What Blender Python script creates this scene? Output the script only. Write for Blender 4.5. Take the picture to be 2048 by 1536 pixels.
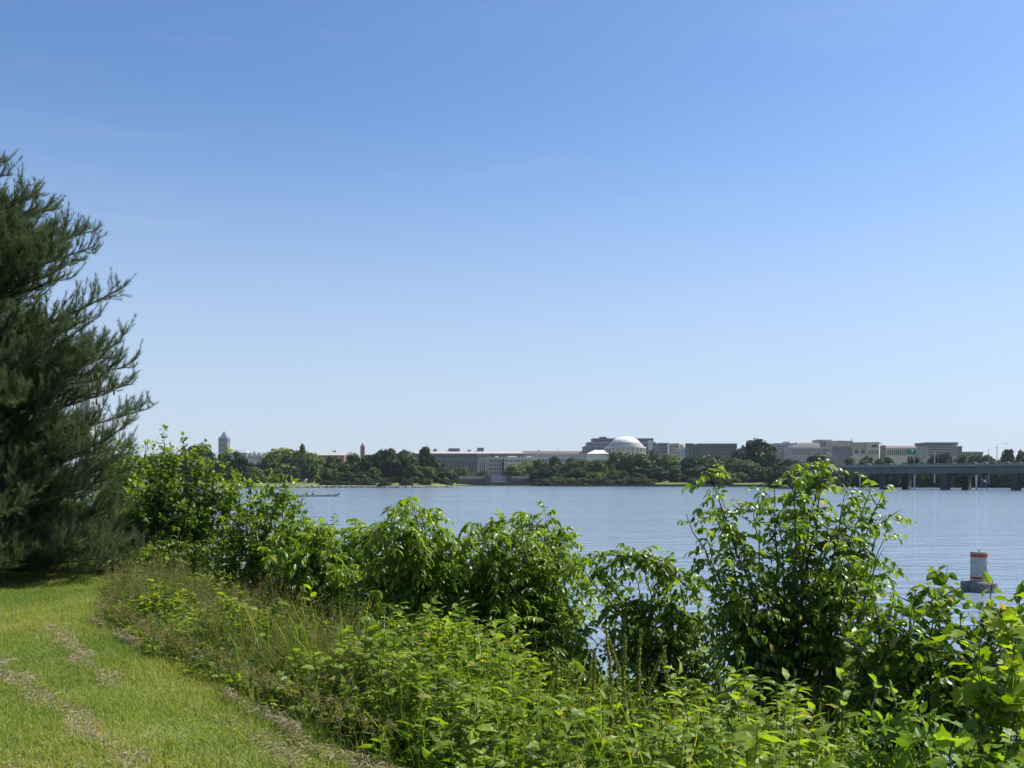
import bpy, math, random
import numpy as np
from mathutils import Vector

# ------------------------------------------------------------------ scene, camera, sky, sun
scene = bpy.context.scene
for o in list(bpy.data.objects):
    bpy.data.objects.remove(o)
R = math.radians
F_PX, CX, HY, CAM_Z = 1900.0, 1024.0, 960.0, 3.6      # focal length and horizon in photo pixels, eye height above the river
cam_d = bpy.data.cameras.new('camera')
cam_d.sensor_width = 36.0
cam_d.lens = F_PX / 2048 * 36.0
cam_d.shift_y = (HY - 768.0) / 2048.0
cam_d.clip_end = 12000
cam_d.clip_start = 0.1
cam = bpy.data.objects.new('camera', cam_d)
cam.location = (0, 0, CAM_Z)
cam.rotation_euler = (R(90), 0, 0)
scene.collection.objects.link(cam)
scene.camera = cam

SUN_AZ, SUN_EL = 70.0, 51.0        # degrees right of the view direction, degrees up
world = bpy.data.worlds.new('World')
scene.world = world
world.use_nodes = True
wn = world.node_tree.nodes
wl = world.node_tree.links
bg = wn['Background']
sky = wn.new('ShaderNodeTexSky')
sky.sky_type = 'NISHITA'
sky.sun_disc = False
sky.sun_elevation = R(SUN_EL)
sky.sun_rotation = R(SUN_AZ)
sky.air_density = 0.8
sky.dust_density = 0.9
sky.ozone_density = 9.5
sky.altitude = 0
bg.inputs['Strength'].default_value = 0.112
# summer air: slightly greyer blue, paler and warmer towards the horizon, a few very faint wisps of cirrus
def wnode(t, **k):
    n_ = wn.new(t)
    for a_, v_ in k.items(): setattr(n_, a_, v_)
    return n_
wtc = wn.new('ShaderNodeTexCoord')
tint = wnode('ShaderNodeMix', data_type='RGBA', blend_type='MULTIPLY'); tint.inputs[0].default_value = 1; tint.inputs[7].default_value = (1.02, 1.045, 0.985, 1)
wl.new(sky.outputs['Color'], tint.inputs[6])
wsep = wn.new('ShaderNodeSeparateXYZ'); wl.new(wtc.outputs['Generated'], wsep.inputs[0])
wmr = wnode('ShaderNodeMapRange', interpolation_type='SMOOTHSTEP'); wmr.inputs['From Min'].default_value = 0.0; wmr.inputs['From Max'].default_value = 0.40; wmr.inputs['To Min'].default_value = 0.70; wmr.inputs['To Max'].default_value = 0.0
wl.new(wsep.outputs['Z'], wmr.inputs['Value'])
hmix = wnode('ShaderNodeMix', data_type='RGBA'); hmix.inputs[7].default_value = (3.38, 3.70, 4.08, 1)
wl.new(wmr.outputs['Result'], hmix.inputs[0]); wl.new(tint.outputs[2], hmix.inputs[6])
wmp = wn.new('ShaderNodeMapping'); wmp.inputs['Rotation'].default_value = (0, 0.18, 0.35); wmp.inputs['Scale'].default_value = (2.2, 3.0, 16.0)
wl.new(wtc.outputs['Generated'], wmp.inputs['Vector'])
wnz = wn.new('ShaderNodeTexNoise'); wnz.inputs['Scale'].default_value = 1.6; wnz.inputs['Detail'].default_value = 6; wnz.inputs['Roughness'].default_value = 0.6; wnz.inputs['Distortion'].default_value = 0.6
wl.new(wmp.outputs['Vector'], wnz.inputs['Vector'])
wcr = wnode('ShaderNodeMapRange'); wcr.inputs['From Min'].default_value = 0.56; wcr.inputs['From Max'].default_value = 0.85; wcr.inputs['To Min'].default_value = 0.0; wcr.inputs['To Max'].default_value = 0.085
wl.new(wnz.outputs['Fac'], wcr.inputs['Value'])
cmix = wnode('ShaderNodeMix', data_type='RGBA'); cmix.inputs[7].default_value = (4.2, 4.4, 4.8, 1)
wl.new(wcr.outputs['Result'], cmix.inputs[0]); wl.new(hmix.outputs[2], cmix.inputs[6])
wl.new(cmix.outputs[2], bg.inputs['Color'])

sun_d = bpy.data.lights.new('sun', 'SUN')
sun_d.energy = 5.0
sun_d.angle = R(0.53)
sun_d.color = (1.0, 0.95, 0.86)
sun = bpy.data.objects.new('sun', sun_d)
sd = Vector((math.sin(R(SUN_AZ)) * math.cos(R(SUN_EL)), math.cos(R(SUN_AZ)) * math.cos(R(SUN_EL)), math.sin(R(SUN_EL))))
sun.rotation_euler = sd.to_track_quat('Z', 'Y').to_euler()
sun.location = (60, 30, 80)
scene.collection.objects.link(sun)

scene.view_settings.view_transform = 'Standard'
scene.view_settings.look = 'None'
scene.view_settings.exposure = 0.75
scene.view_settings.gamma = 1.0
scene.render.engine = 'CYCLES'
scene.cycles.use_denoising = True
scene.cycles.max_bounces = 8
scene.cycles.diffuse_bounces = 3
scene.cycles.glossy_bounces = 3
scene.cycles.transmission_bounces = 4
scene.cycles.transparent_max_bounces = 8
scene.cycles.volume_bounces = 0
scene.cycles.sample_clamp_indirect = 4.0

rng = np.random.default_rng(11)
random.seed(5)
COL = scene.collection

# ------------------------------------------------------------------ helpers
def world_pt(px, py, d):
    return np.array([(px - CX) / F_PX * d, d, CAM_Z + (HY - py) / F_PX * d])

def tag(o, label=None, cat=None, group=None, kind=None):
    if label: o['label'] = label
    if cat: o['category'] = cat
    if group: o['group'] = group
    if kind: o['kind'] = kind
    return o

def empty(name, loc=(0, 0, 0), rz=0.0):
    o = bpy.data.objects.new(name, None)
    o.location = loc
    o.rotation_euler = (0, 0, rz)
    o.empty_display_size = 0.3
    COL.objects.link(o)
    return o

def norm(a):
    return a / np.maximum(np.linalg.norm(a, axis=-1, keepdims=True), 1e-9)

class MB:
    """collects vertices and faces; build() links them as one mesh object"""
    def __init__(self):
        self.V, self.L, self.S, self.A, self.n = [], [], [], [], 0
    def add(self, V, F, var=None):
        V = np.asarray(V, float).reshape(-1, 3)
        F = np.asarray(F, np.int64)
        self.V.append(V)
        self.L.append((F + self.n).ravel())
        self.S.append(np.full(len(F), F.shape[1], np.int64))
        self.A.append(np.full(len(V), 0.5) if var is None else np.broadcast_to(np.asarray(var, float), (len(V),)))
        self.n += len(V)
        return self
    def box(self, x0, x1, y0, y1, z0, z1):
        V = [(x, y, z) for z in (z0, z1) for y in (y0, y1) for x in (x0, x1)]
        F = [(0, 2, 3, 1), (4, 5, 7, 6), (0, 1, 5, 4), (2, 6, 7, 3), (0, 4, 6, 2), (1, 3, 7, 5)]
        return self.add(V, F)
    def hip(self, x0, x1, y0, y1, z0, z1, inset, ridge_in=None):
        rx = inset if ridge_in is None else ridge_in
        ym = (y0 + y1) / 2
        V = [(x0, y0, z0), (x1, y0, z0), (x1, y1, z0), (x0, y1, z0), (x0 + rx, ym, z1), (x1 - rx, ym, z1)]
        self.add(V, [(0, 1, 5, 4), (2, 3, 4, 5)])
        return self.add(V, [(1, 2, 5), (3, 0, 4)])
    def pyramid(self, x0, x1, y0, y1, z0, z1):
        V = [(x0, y0, z0), (x1, y0, z0), (x1, y1, z0), (x0, y1, z0), ((x0 + x1) / 2, (y0 + y1) / 2, z1)]
        return self.add(V, [(0, 1, 4), (1, 2, 4), (2, 3, 4), (3, 0, 4)])
    def frustum(self, x0, x1, y0, y1, z0, z1, t):
        V = [(x0, y0, z0), (x1, y0, z0), (x1, y1, z0), (x0, y1, z0), (x0 + t, y0 + t, z1), (x1 - t, y0 + t, z1), (x1 - t, y1 - t, z1), (x0 + t, y1 - t, z1)]
        return self.add(V, [(0, 1, 5, 4), (1, 2, 6, 5), (2, 3, 7, 6), (3, 0, 4, 7), (4, 5, 6, 7)])
    def lathe(self, prof, cx=0, cy=0, n=32):
        prof = np.asarray(prof, float)
        a = np.linspace(0, 2 * np.pi, n, endpoint=False)
        V = np.stack([cx + prof[:, 0:1] * np.cos(a), cy + prof[:, 0:1] * np.sin(a), np.repeat(prof[:, 1:2], n, 1)], -1).reshape(-1, 3)
        m = len(prof)
        i = np.arange(m - 1)[:, None] * n
        j = np.arange(n)[None]
        k = (j + 1) % n
        F = np.stack([i + j, i + k, i + n + k, i + n + j], -1).reshape(-1, 4)
        return self.add(V, F)
    def tube(self, pts, rad, k=5, var=None):
        pts = np.asarray(pts, float)
        m = len(pts)
        rad = np.broadcast_to(np.asarray(rad, float), (m,))
        t = norm(np.gradient(pts, axis=0))
        ref = np.array([0.31, 0.17, 0.93]) if abs(t[:, 2]).mean() < 0.8 else np.array([0.95, 0.2, 0.1])
        u = norm(np.cross(t, ref))
        v = np.cross(t, u)
        a = np.linspace(0, 2 * np.pi, k, endpoint=False)
        V = pts[:, None] + rad[:, None, None] * (np.cos(a)[None, :, None] * u[:, None] + np.sin(a)[None, :, None] * v[:, None])
        i = np.arange(m - 1)[:, None] * k
        j = np.arange(k)[None]
        q = (j + 1) % k
        F = np.stack([i + j, i + q, i + k + q, i + k + j], -1).reshape(-1, 4)
        self.add(V.reshape(-1, 3), F, var)
        self.add(V[-1], [list(range(k))], var)
        return self
    def leaves(self, tmpl, pos, d, nrm, ln, wd, var):
        """one leaf per row; tmpl = (verts(u along, v across, w lift), face arrays)"""
        T, Fs = tmpl
        d = norm(d)
        side = norm(np.cross(d, nrm))
        up = np.cross(side, d)
        ln = np.asarray(ln, float).reshape(-1, 1, 1)
        wd = np.asarray(wd, float).reshape(-1, 1, 1)
        V = (pos[:, None] + ln * T[None, :, 0:1] * d[:, None] + wd * T[None, :, 1:2] * side[:, None] + ln * T[None, :, 2:3] * up[:, None])
        n, k = len(pos), len(T)
        var = np.repeat(np.broadcast_to(np.asarray(var, float), (n,)), k)
        first = True
        for Fa in Fs:
            Fa = np.asarray(Fa)
            Fr = (np.arange(n)[:, None, None] * k + Fa[None]).reshape(-1, Fa.shape[1])
            if first:
                self.add(V.reshape(-1, 3), Fr, var)
                base = self.n - n * k
                first = False
            else:
                self.L.append((Fr + base).ravel())
                self.S.append(np.full(len(Fr), Fa.shape[1], np.int64))
        return self
    def mesh(self, name, mats, smooth=False):
        me = bpy.data.meshes.new(name)
        if self.n:
            V = np.concatenate(self.V).astype(np.float32)
            L = np.concatenate(self.L).astype(np.int32)
            S = np.concatenate(self.S).astype(np.int32)
            me.vertices.add(len(V)); me.vertices.foreach_set('co', V.ravel())
            me.loops.add(len(L)); me.loops.foreach_set('vertex_index', L)
            st = np.concatenate([[0], np.cumsum(S)[:-1]]).astype(np.int32)
            me.polygons.add(len(S)); me.polygons.foreach_set('loop_start', st)
            try: me.polygons.foreach_set('loop_total', S)
            except Exception: pass
            at = me.attributes.new('var', 'FLOAT', 'POINT')
            at.data.foreach_set('value', np.concatenate(self.A).astype(np.float32))
            me.update(calc_edges=True)
            me.polygons.foreach_set('use_smooth', np.full(len(S), bool(smooth)))
        for m in (mats if isinstance(mats, (list, tuple)) else [mats]):
            me.materials.append(m)
        return me
    def build(self, name, mats, parent=None, smooth=False, loc=None):
        o = bpy.data.objects.new(name, self.mesh(name, mats, smooth))
        COL.objects.link(o)
        if parent: o.parent = parent
        if loc is not None: o.location = loc
        return o

def child(name, me, parent, loc=(0, 0, 0), scale=(1, 1, 1), rz=0.0):
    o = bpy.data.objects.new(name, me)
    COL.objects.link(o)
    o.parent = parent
    o.location = loc
    o.scale = scale
    o.rotation_euler = (0, 0, rz)
    return o

# ------------------------------------------------------------------ materials
def nodes_of(m):
    m.use_nodes = True
    return m.node_tree.nodes, m.node_tree.links

def noisy(name, c1, c2, scale=3.0, rough=0.8, spec=0.3, bump=0.0, detail=6, stretch=(1, 1, 1), metal=0.0):
    m = bpy.data.materials.new(name)
    n, l = nodes_of(m)
    p = n['Principled BSDF']
    tc = n.new('ShaderNodeTexCoord'); mp = n.new('ShaderNodeMapping')
    mp.inputs['Scale'].default_value = stretch
    nz = n.new('ShaderNodeTexNoise'); nz.inputs['Scale'].default_value = scale; nz.inputs['Detail'].default_value = detail
    cr = n.new('ShaderNodeValToRGB')
    cr.color_ramp.elements[0].position = 0.3; cr.color_ramp.elements[0].color = (*c1, 1)
    cr.color_ramp.elements[1].position = 0.7; cr.color_ramp.elements[1].color = (*c2, 1)
    l.new(tc.outputs['Object'], mp.inputs['Vector']); l.new(mp.outputs['Vector'], nz.inputs['Vector'])
    l.new(nz.outputs['Fac'], cr.inputs['Fac']); l.new(cr.outputs['Color'], p.inputs['Base Color'])
    p.inputs['Roughness'].default_value = rough
    p.inputs['Specular IOR Level'].default_value = spec
    p.inputs['Metallic'].default_value = metal
    if bump:
        b = n.new('ShaderNodeBump'); b.inputs['Strength'].default_value = bump; b.inputs['Distance'].default_value = 0.05
        l.new(nz.outputs['Fac'], b.inputs['Height']); l.new(b.outputs['Normal'], p.inputs['Normal'])
    return m

def leafmat(name, cols, trans=0.42, rough=0.42, spec=0.5, tint=(1.5, 1.25, 0.45), objvar=0.0):
    """leaf: colour by the leaf's own 'var', light shining through"""
    m = bpy.data.materials.new(name)
    n, l = nodes_of(m)
    p = n['Principled BSDF']; out = n['Material Output']
    at = n.new('ShaderNodeAttribute'); at.attribute_name = 'var'
    cr = n.new('ShaderNodeValToRGB')
    while len(cr.color_ramp.elements) < len(cols): cr.color_ramp.elements.new(0.5)
    for e, (pos, c) in zip(cr.color_ramp.elements, cols):
        e.position = pos; e.color = (*c, 1)
    l.new(at.outputs['Fac'], cr.inputs['Fac'])
    src = cr.outputs['Color']
    if objvar:
        oi = n.new('ShaderNodeObjectInfo')
        hs = n.new('ShaderNodeHueSaturation')
        mr = n.new('ShaderNodeMapRange'); mr.inputs['To Min'].default_value = 1 - objvar; mr.inputs['To Max'].default_value = 1 + objvar
        l.new(oi.outputs['Random'], mr.inputs['Value']); l.new(mr.outputs['Result'], hs.inputs['Value'])
        l.new(src, hs.inputs['Color']); src = hs.outputs['Color']
    l.new(src, p.inputs['Base Color'])
    p.inputs['Roughness'].default_value = rough
    p.inputs['Specular IOR Level'].default_value = spec
    if trans:
        tr = n.new('ShaderNodeBsdfTranslucent')
        mx = n.new('ShaderNodeMix'); mx.data_type = 'RGBA'; mx.blend_type = 'MULTIPLY'; mx.inputs[0].default_value = 1.0
        l.new(src, mx.inputs[6]); mx.inputs[7].default_value = (*tint, 1)
        l.new(mx.outputs[2], tr.inputs['Color'])
        ms = n.new('ShaderNodeMixShader'); ms.inputs['Fac'].default_value = trans
        l.new(p.outputs['BSDF'], ms.inputs[1]); l.new(tr.outputs['BSDF'], ms.inputs[2])
        l.new(ms.outputs['Shader'], out.inputs['Surface'])
    return m

M = {}
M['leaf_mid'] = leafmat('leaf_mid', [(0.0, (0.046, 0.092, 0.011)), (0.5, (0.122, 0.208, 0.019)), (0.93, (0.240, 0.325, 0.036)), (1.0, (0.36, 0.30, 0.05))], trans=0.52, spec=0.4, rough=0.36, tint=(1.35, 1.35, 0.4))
M['leaf_dark'] = leafmat('leaf_dark', [(0.0, (0.034, 0.074, 0.010)), (0.5, (0.092, 0.164, 0.018)), (0.93, (0.200, 0.280, 0.034)), (1.0, (0.32, 0.25, 0.06))], trans=0.52, spec=0.4, rough=0.36, tint=(1.35, 1.35, 0.4))
M['leaf_yellow'] = leafmat('leaf_yellow', [(0.0, (0.080, 0.150, 0.016)), (0.5, (0.155, 0.260, 0.026)), (0.93, (0.240, 0.330, 0.042)), (1.0, (0.36, 0.33, 0.06))], trans=0.54, spec=0.32, rough=0.5, tint=(1.35, 1.35, 0.4))
M['leaf_vine'] = leafmat('leaf_vine', [(0.0, (0.070, 0.140, 0.012)), (0.5, (0.170, 0.260, 0.020)), (0.93, (0.270, 0.340, 0.034)), (1.0, (0.38, 0.36, 0.05))], trans=0.58, spec=0.32, rough=0.5, tint=(1.4, 1.35, 0.35))
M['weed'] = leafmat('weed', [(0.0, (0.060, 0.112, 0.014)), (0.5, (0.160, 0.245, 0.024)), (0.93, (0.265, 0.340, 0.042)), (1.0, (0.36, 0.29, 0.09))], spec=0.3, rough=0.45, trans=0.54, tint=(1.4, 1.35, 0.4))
M['tall_grass'] = leafmat('tall_grass', [(0.0, (0.060, 0.100, 0.022)), (0.5, (0.108, 0.148, 0.038)), (0.8, (0.165, 0.160, 0.072)), (1.0, (0.23, 0.19, 0.115))], trans=0.45, rough=0.6, spec=0.2)
M['lawn_blade'] = leafmat('lawn_blade', [(0.0, (0.110, 0.185, 0.038)), (0.5, (0.205, 0.285, 0.060)), (0.85, (0.300, 0.340, 0.100)), (1.0, (0.42, 0.37, 0.22))], trans=0.48, rough=0.6, spec=0.2)
M['straw'] = leafmat('straw', [(0.0, (0.13, 0.105, 0.065)), (0.5, (0.27, 0.22, 0.14)), (1.0, (0.44, 0.37, 0.25))], trans=0.25, rough=0.8, spec=0.2, tint=(1, 0.9, 0.7))
M['seed'] = leafmat('seed', [(0.0, (0.10, 0.14, 0.03)), (0.6, (0.18, 0.225, 0.05)), (1.0, (0.28, 0.28, 0.10))], rough=0.7, spec=0.2)
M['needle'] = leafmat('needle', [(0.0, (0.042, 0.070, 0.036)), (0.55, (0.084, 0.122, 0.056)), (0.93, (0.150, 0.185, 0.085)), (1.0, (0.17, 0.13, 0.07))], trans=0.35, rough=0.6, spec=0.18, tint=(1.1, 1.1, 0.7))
M['bark'] = noisy('bark', (0.05, 0.038, 0.028), (0.13, 0.105, 0.08), 14, 0.9, 0.2, 0.5, stretch=(1, 1, 0.25))
M['twig'] = noisy('twig', (0.045, 0.035, 0.024), (0.10, 0.085, 0.06), 20, 0.8, 0.25)
M['green_stem'] = noisy('green_stem', (0.06, 0.09, 0.025), (0.12, 0.14, 0.05), 12, 0.6, 0.3)
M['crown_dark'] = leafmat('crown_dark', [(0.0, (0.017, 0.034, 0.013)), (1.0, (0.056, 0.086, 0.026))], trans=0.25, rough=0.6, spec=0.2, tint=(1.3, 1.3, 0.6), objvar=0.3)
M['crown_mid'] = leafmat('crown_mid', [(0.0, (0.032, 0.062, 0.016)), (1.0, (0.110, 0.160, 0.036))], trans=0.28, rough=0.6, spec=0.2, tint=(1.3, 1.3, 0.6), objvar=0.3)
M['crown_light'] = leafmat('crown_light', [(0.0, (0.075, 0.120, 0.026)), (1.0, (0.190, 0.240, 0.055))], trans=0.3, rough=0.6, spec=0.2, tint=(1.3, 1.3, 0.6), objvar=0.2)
M['stone'] = noisy('stone', (0.26, 0.245, 0.25), (0.36, 0.34, 0.345), 0.15, 0.85, 0.25)
M['stone_grey'] = noisy('stone_grey', (0.12, 0.13, 0.15), (0.17, 0.18, 0.20), 0.12, 0.85, 0.25)
M['stone_pale'] = noisy('stone_pale', (0.46, 0.44, 0.43), (0.58, 0.555, 0.54), 0.12, 0.8, 0.25)
M['marble'] = noisy('marble', (0.58, 0.56, 0.55), (0.66, 0.64, 0.62), 0.1, 0.6, 0.3)
M['marble_shaded'] = noisy('marble_shaded', (0.34, 0.335, 0.33), (0.42, 0.415, 0.41), 0.2, 0.7, 0.3)  # darker copy of the marble: shade on the rings put into the colour
M['tan'] = noisy('tan', (0.36, 0.27, 0.22), (0.46, 0.35, 0.285), 0.12, 0.85, 0.25)
M['cream'] = noisy('cream', (0.46, 0.385, 0.33), (0.56, 0.475, 0.41), 0.12, 0.85, 0.25)
M['brick'] = noisy('brick', (0.16, 0.065, 0.05), (0.24, 0.10, 0.075), 0.5, 0.9, 0.2)
M['roof_tile'] = noisy('roof_tile', (0.30, 0.27, 0.27), (0.38, 0.35, 0.35), 0.3, 0.85, 0.25)
M['roof_red'] = noisy('roof_red', (0.20, 0.13, 0.115), (0.27, 0.18, 0.16), 0.3, 0.85, 0.25)
M['roof_grey'] = noisy('roof_grey', (0.22, 0.24, 0.27), (0.32, 0.34, 0.37), 0.3, 0.7, 0.35)
M['roof_slate'] = noisy('roof_slate', (0.11, 0.12, 0.15), (0.18, 0.19, 0.22), 0.3, 0.7, 0.35)
M['dark_block'] = noisy('dark_block', (0.05, 0.065, 0.075), (0.08, 0.10, 0.11), 0.15, 0.6, 0.4)
M['concrete'] = noisy('concrete', (0.20, 0.21, 0.21), (0.30, 0.31, 0.30), 0.25, 0.9, 0.25)
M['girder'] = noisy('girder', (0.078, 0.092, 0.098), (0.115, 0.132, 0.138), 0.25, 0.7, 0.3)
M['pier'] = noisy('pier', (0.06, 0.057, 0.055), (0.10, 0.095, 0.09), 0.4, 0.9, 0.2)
M['gate_green'] = noisy('gate_green', (0.13, 0.17, 0.15), (0.19, 0.23, 0.20), 0.6, 0.8, 0.3)
M['parapet'] = noisy('parapet', (0.16, 0.155, 0.14), (0.23, 0.22, 0.20), 0.5, 0.9, 0.2)
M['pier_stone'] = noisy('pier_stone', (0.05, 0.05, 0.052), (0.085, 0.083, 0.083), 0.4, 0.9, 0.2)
M['rail'] = noisy('rail', (0.22, 0.23, 0.23), (0.3, 0.31, 0.31), 0.5, 0.5, 0.4, metal=0.3)
M['glass'] = noisy('glass', (0.012, 0.017, 0.025), (0.03, 0.038, 0.05), 0.3, 0.25, 0.4)
M['asphalt'] = noisy('asphalt', (0.045, 0.045, 0.047), (0.065, 0.065, 0.067), 3, 0.9, 0.2)
M['wall_stone'] = noisy('wall_stone', (0.07, 0.062, 0.056), (0.13, 0.115, 0.10), 0.4, 0.95, 0.2, 0.3)
M['riprap'] = noisy('riprap', (0.15, 0.14, 0.125), (0.30, 0.28, 0.25), 0.9, 0.95, 0.2, 0.3)
M['sign_green'] = noisy('sign_green', (0.0, 0.14, 0.075), (0.0, 0.17, 0.09), 1, 0.5, 0.4)
M['sign_yellow'] = noisy('sign_yellow', (0.38, 0.30, 0.08), (0.45, 0.36, 0.10), 1, 0.5, 0.4)
M['white'] = noisy('white', (0.72, 0.72, 0.72), (0.80, 0.80, 0.79), 2, 0.45, 0.4)
M['buoy_white'] = noisy('buoy_white', (0.27, 0.28, 0.275), (0.40, 0.41, 0.39), 4, 0.5, 0.3)
M['buoy_orange'] = noisy('buoy_orange', (0.27, 0.045, 0.02), (0.38, 0.075, 0.03), 6, 0.5, 0.3)
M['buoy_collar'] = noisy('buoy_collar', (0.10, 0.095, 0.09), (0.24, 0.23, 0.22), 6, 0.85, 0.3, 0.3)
M['steel'] = noisy('steel', (0.25, 0.26, 0.27), (0.35, 0.36, 0.37), 5, 0.45, 0.5, metal=0.7)
M['canoe'] = noisy('canoe', (0.32, 0.33, 0.35), (0.40, 0.41, 0.43), 2, 0.35, 0.5)
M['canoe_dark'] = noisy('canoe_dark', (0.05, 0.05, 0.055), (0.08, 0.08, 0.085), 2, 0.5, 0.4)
M['skin'] = noisy('skin', (0.38, 0.23, 0.16), (0.44, 0.27, 0.19), 3, 0.6, 0.3)
M['cloth_dark'] = noisy('cloth_dark', (0.02, 0.022, 0.03), (0.035, 0.04, 0.05), 6, 0.9, 0.2)
M['cloth_blue'] = noisy('cloth_blue', (0.05, 0.07, 0.12), (0.08, 0.10, 0.16), 6, 0.9, 0.2)
M['cloth_white'] = noisy('cloth_white', (0.68, 0.68, 0.68), (0.78, 0.78, 0.78), 6, 0.9, 0.2)
M['wood'] = noisy('wood', (0.22, 0.13, 0.07), (0.32, 0.20, 0.11), 4, 0.6, 0.3)
M['tyre'] = noisy('tyre', (0.02, 0.02, 0.02), (0.03, 0.03, 0.03), 4, 0.9, 0.2)
PAINT = {}
for nm, c in dict(white=(0.78, 0.78, 0.77), silver=(0.45, 0.46, 0.48), black=(0.025, 0.025, 0.028), red=(0.35, 0.03, 0.025), blue=(0.04, 0.08, 0.22)).items():
    PAINT[nm] = noisy('paint_' + nm, c, tuple(min(1, k * 1.1) for k in c), 1, 0.25, 0.5)

# ------------------------------------------------------------------ terrain of the near bank
NS = np.array([0.87, 0.49])
def shore_s(x, y):
    s = NS[0] * x + NS[1] * y
    t = -NS[1] * x + NS[0] * y
    e = np.interp(t, [-40, 0, 3.5, 5.0, 6.1, 7.5, 8.9, 11.1, 13.7, 15.9, 30], [2.2, 2.1, 1.98, 1.86, 1.72, 1.48, 1.35, 1.18, 1.52, 1.86, 2.0])
    return s - e + EDGE + 0.05 * np.sin(t * 2.3 + 0.4) + 0.03 * np.sin(t * 5.1), t
EDGE = 1.55
def ground_z(x, y):
    x = np.asarray(x, float); y = np.asarray(y, float)
    s, t = shore_s(x, y)
    u = np.clip((s - EDGE) / 8.5, 0, 1.4)
    z = 2.0 - 2.5 * u ** 1.15
    z = z + 0.025 * np.sin(x * 1.3 + 0.7 * y) + 0.02 * np.sin(y * 2.1 - x * 0.9) + 0.012 * np.sin(4.1 * x + 3.3 * y)
    return np.maximum(z, -1.2)

def axis(parts):
    out = []
    for a, b, st in parts:
        out.append(np.arange(a, b, st))
    return np.concatenate(out + [[parts[-1][1]]])
gx = axis([(-420, -60, 20), (-60, -16, 2), (-16, 14, 0.22), (14, 40, 2), (40, 260, 20)])
gy = axis([(-260, -20, 20), (-20, -2, 1.5), (-2, 24, 0.22), (24, 60, 2), (60, 320, 20)])
X, Y = np.meshgrid(gx, gy)
Z = ground_z(X, Y)
nx_, ny_ = len(gx), len(gy)
ii = np.arange(ny_ - 1)[:, None] * nx_ + np.arange(nx_ - 1)[None]
gb = MB()
gb.add(np.stack([X, Y, Z], -1), np.stack([ii, ii + 1, ii + nx_ + 1, ii + nx_], -1).reshape(-1, 4))

def ground_mat():
    m = bpy.data.materials.new('lawn_soil')
    n, l = nodes_of(m)
    p = n['Principled BSDF']
    tc = n.new('ShaderNodeTexCoord')
    mp = n.new('ShaderNodeMapping'); mp.inputs['Rotation'].default_value = (0, 0, -math.atan2(0.87, -0.49)); mp.inputs['Scale'].default_value = (0.35, 1.9, 1)
    a = n.new('ShaderNodeTexNoise'); a.inputs['Scale'].default_value = 1.1; a.inputs['Detail'].default_value = 5; a.inputs['Roughness'].default_value = 0.62
    b = n.new('ShaderNodeTexNoise'); b.inputs['Scale'].default_value = 24; b.inputs['Detail'].default_value = 6
    l.new(tc.outputs['Object'], mp.inputs['Vector']); l.new(mp.outputs['Vector'], a.inputs['Vector']); l.new(tc.outputs['Object'], b.inputs['Vector'])
    ra = n.new('ShaderNodeValToRGB')
    ra.color_ramp.elements[0].position = 0.42; ra.color_ramp.elements[0].color = (0.11, 0.155, 0.032, 1)
    ra.color_ramp.elements[1].position = 0.66; ra.color_ramp.elements[1].color = (0.27, 0.215, 0.13, 1)
    e = ra.color_ramp.elements.new(0.56); e.color = (0.15, 0.165, 0.05, 1)
    l.new(a.outputs['Fac'], ra.inputs['Fac'])
    rb = n.new('ShaderNodeValToRGB')
    rb.color_ramp.elements[0].position = 0.3; rb.color_ramp.elements[0].color = (0.6, 0.6, 0.6, 1)
    rb.color_ramp.elements[1].position = 0.7; rb.color_ramp.elements[1].color = (1.25, 1.25, 1.25, 1)
    l.new(b.outputs['Fac'], rb.inputs['Fac'])
    mx = n.new('ShaderNodeMix'); mx.data_type = 'RGBA'; mx.blend_type = 'MULTIPLY'; mx.inputs[0].default_value = 1
    l.new(ra.outputs['Color'], mx.inputs[6]); l.new(rb.outputs['Color'], mx.inputs[7])
    l.new(mx.outputs[2], p.inputs['Base Color'])
    p.inputs['Roughness'].default_value = 0.95; p.inputs['Specular IOR Level'].default_value = 0.15
    bp = n.new('ShaderNodeBump'); bp.inputs['Strength'].default_value = 0.6; bp.inputs['Distance'].default_value = 0.03
    l.new(b.outputs['Fac'], bp.inputs['Height']); l.new(bp.outputs['Normal'], p.inputs['Normal'])
    return m
tag(gb.build('ground', ground_mat(), smooth=True), 'near river bank with mown lawn sloping down to the water', 'ground', kind='structure')

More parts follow.
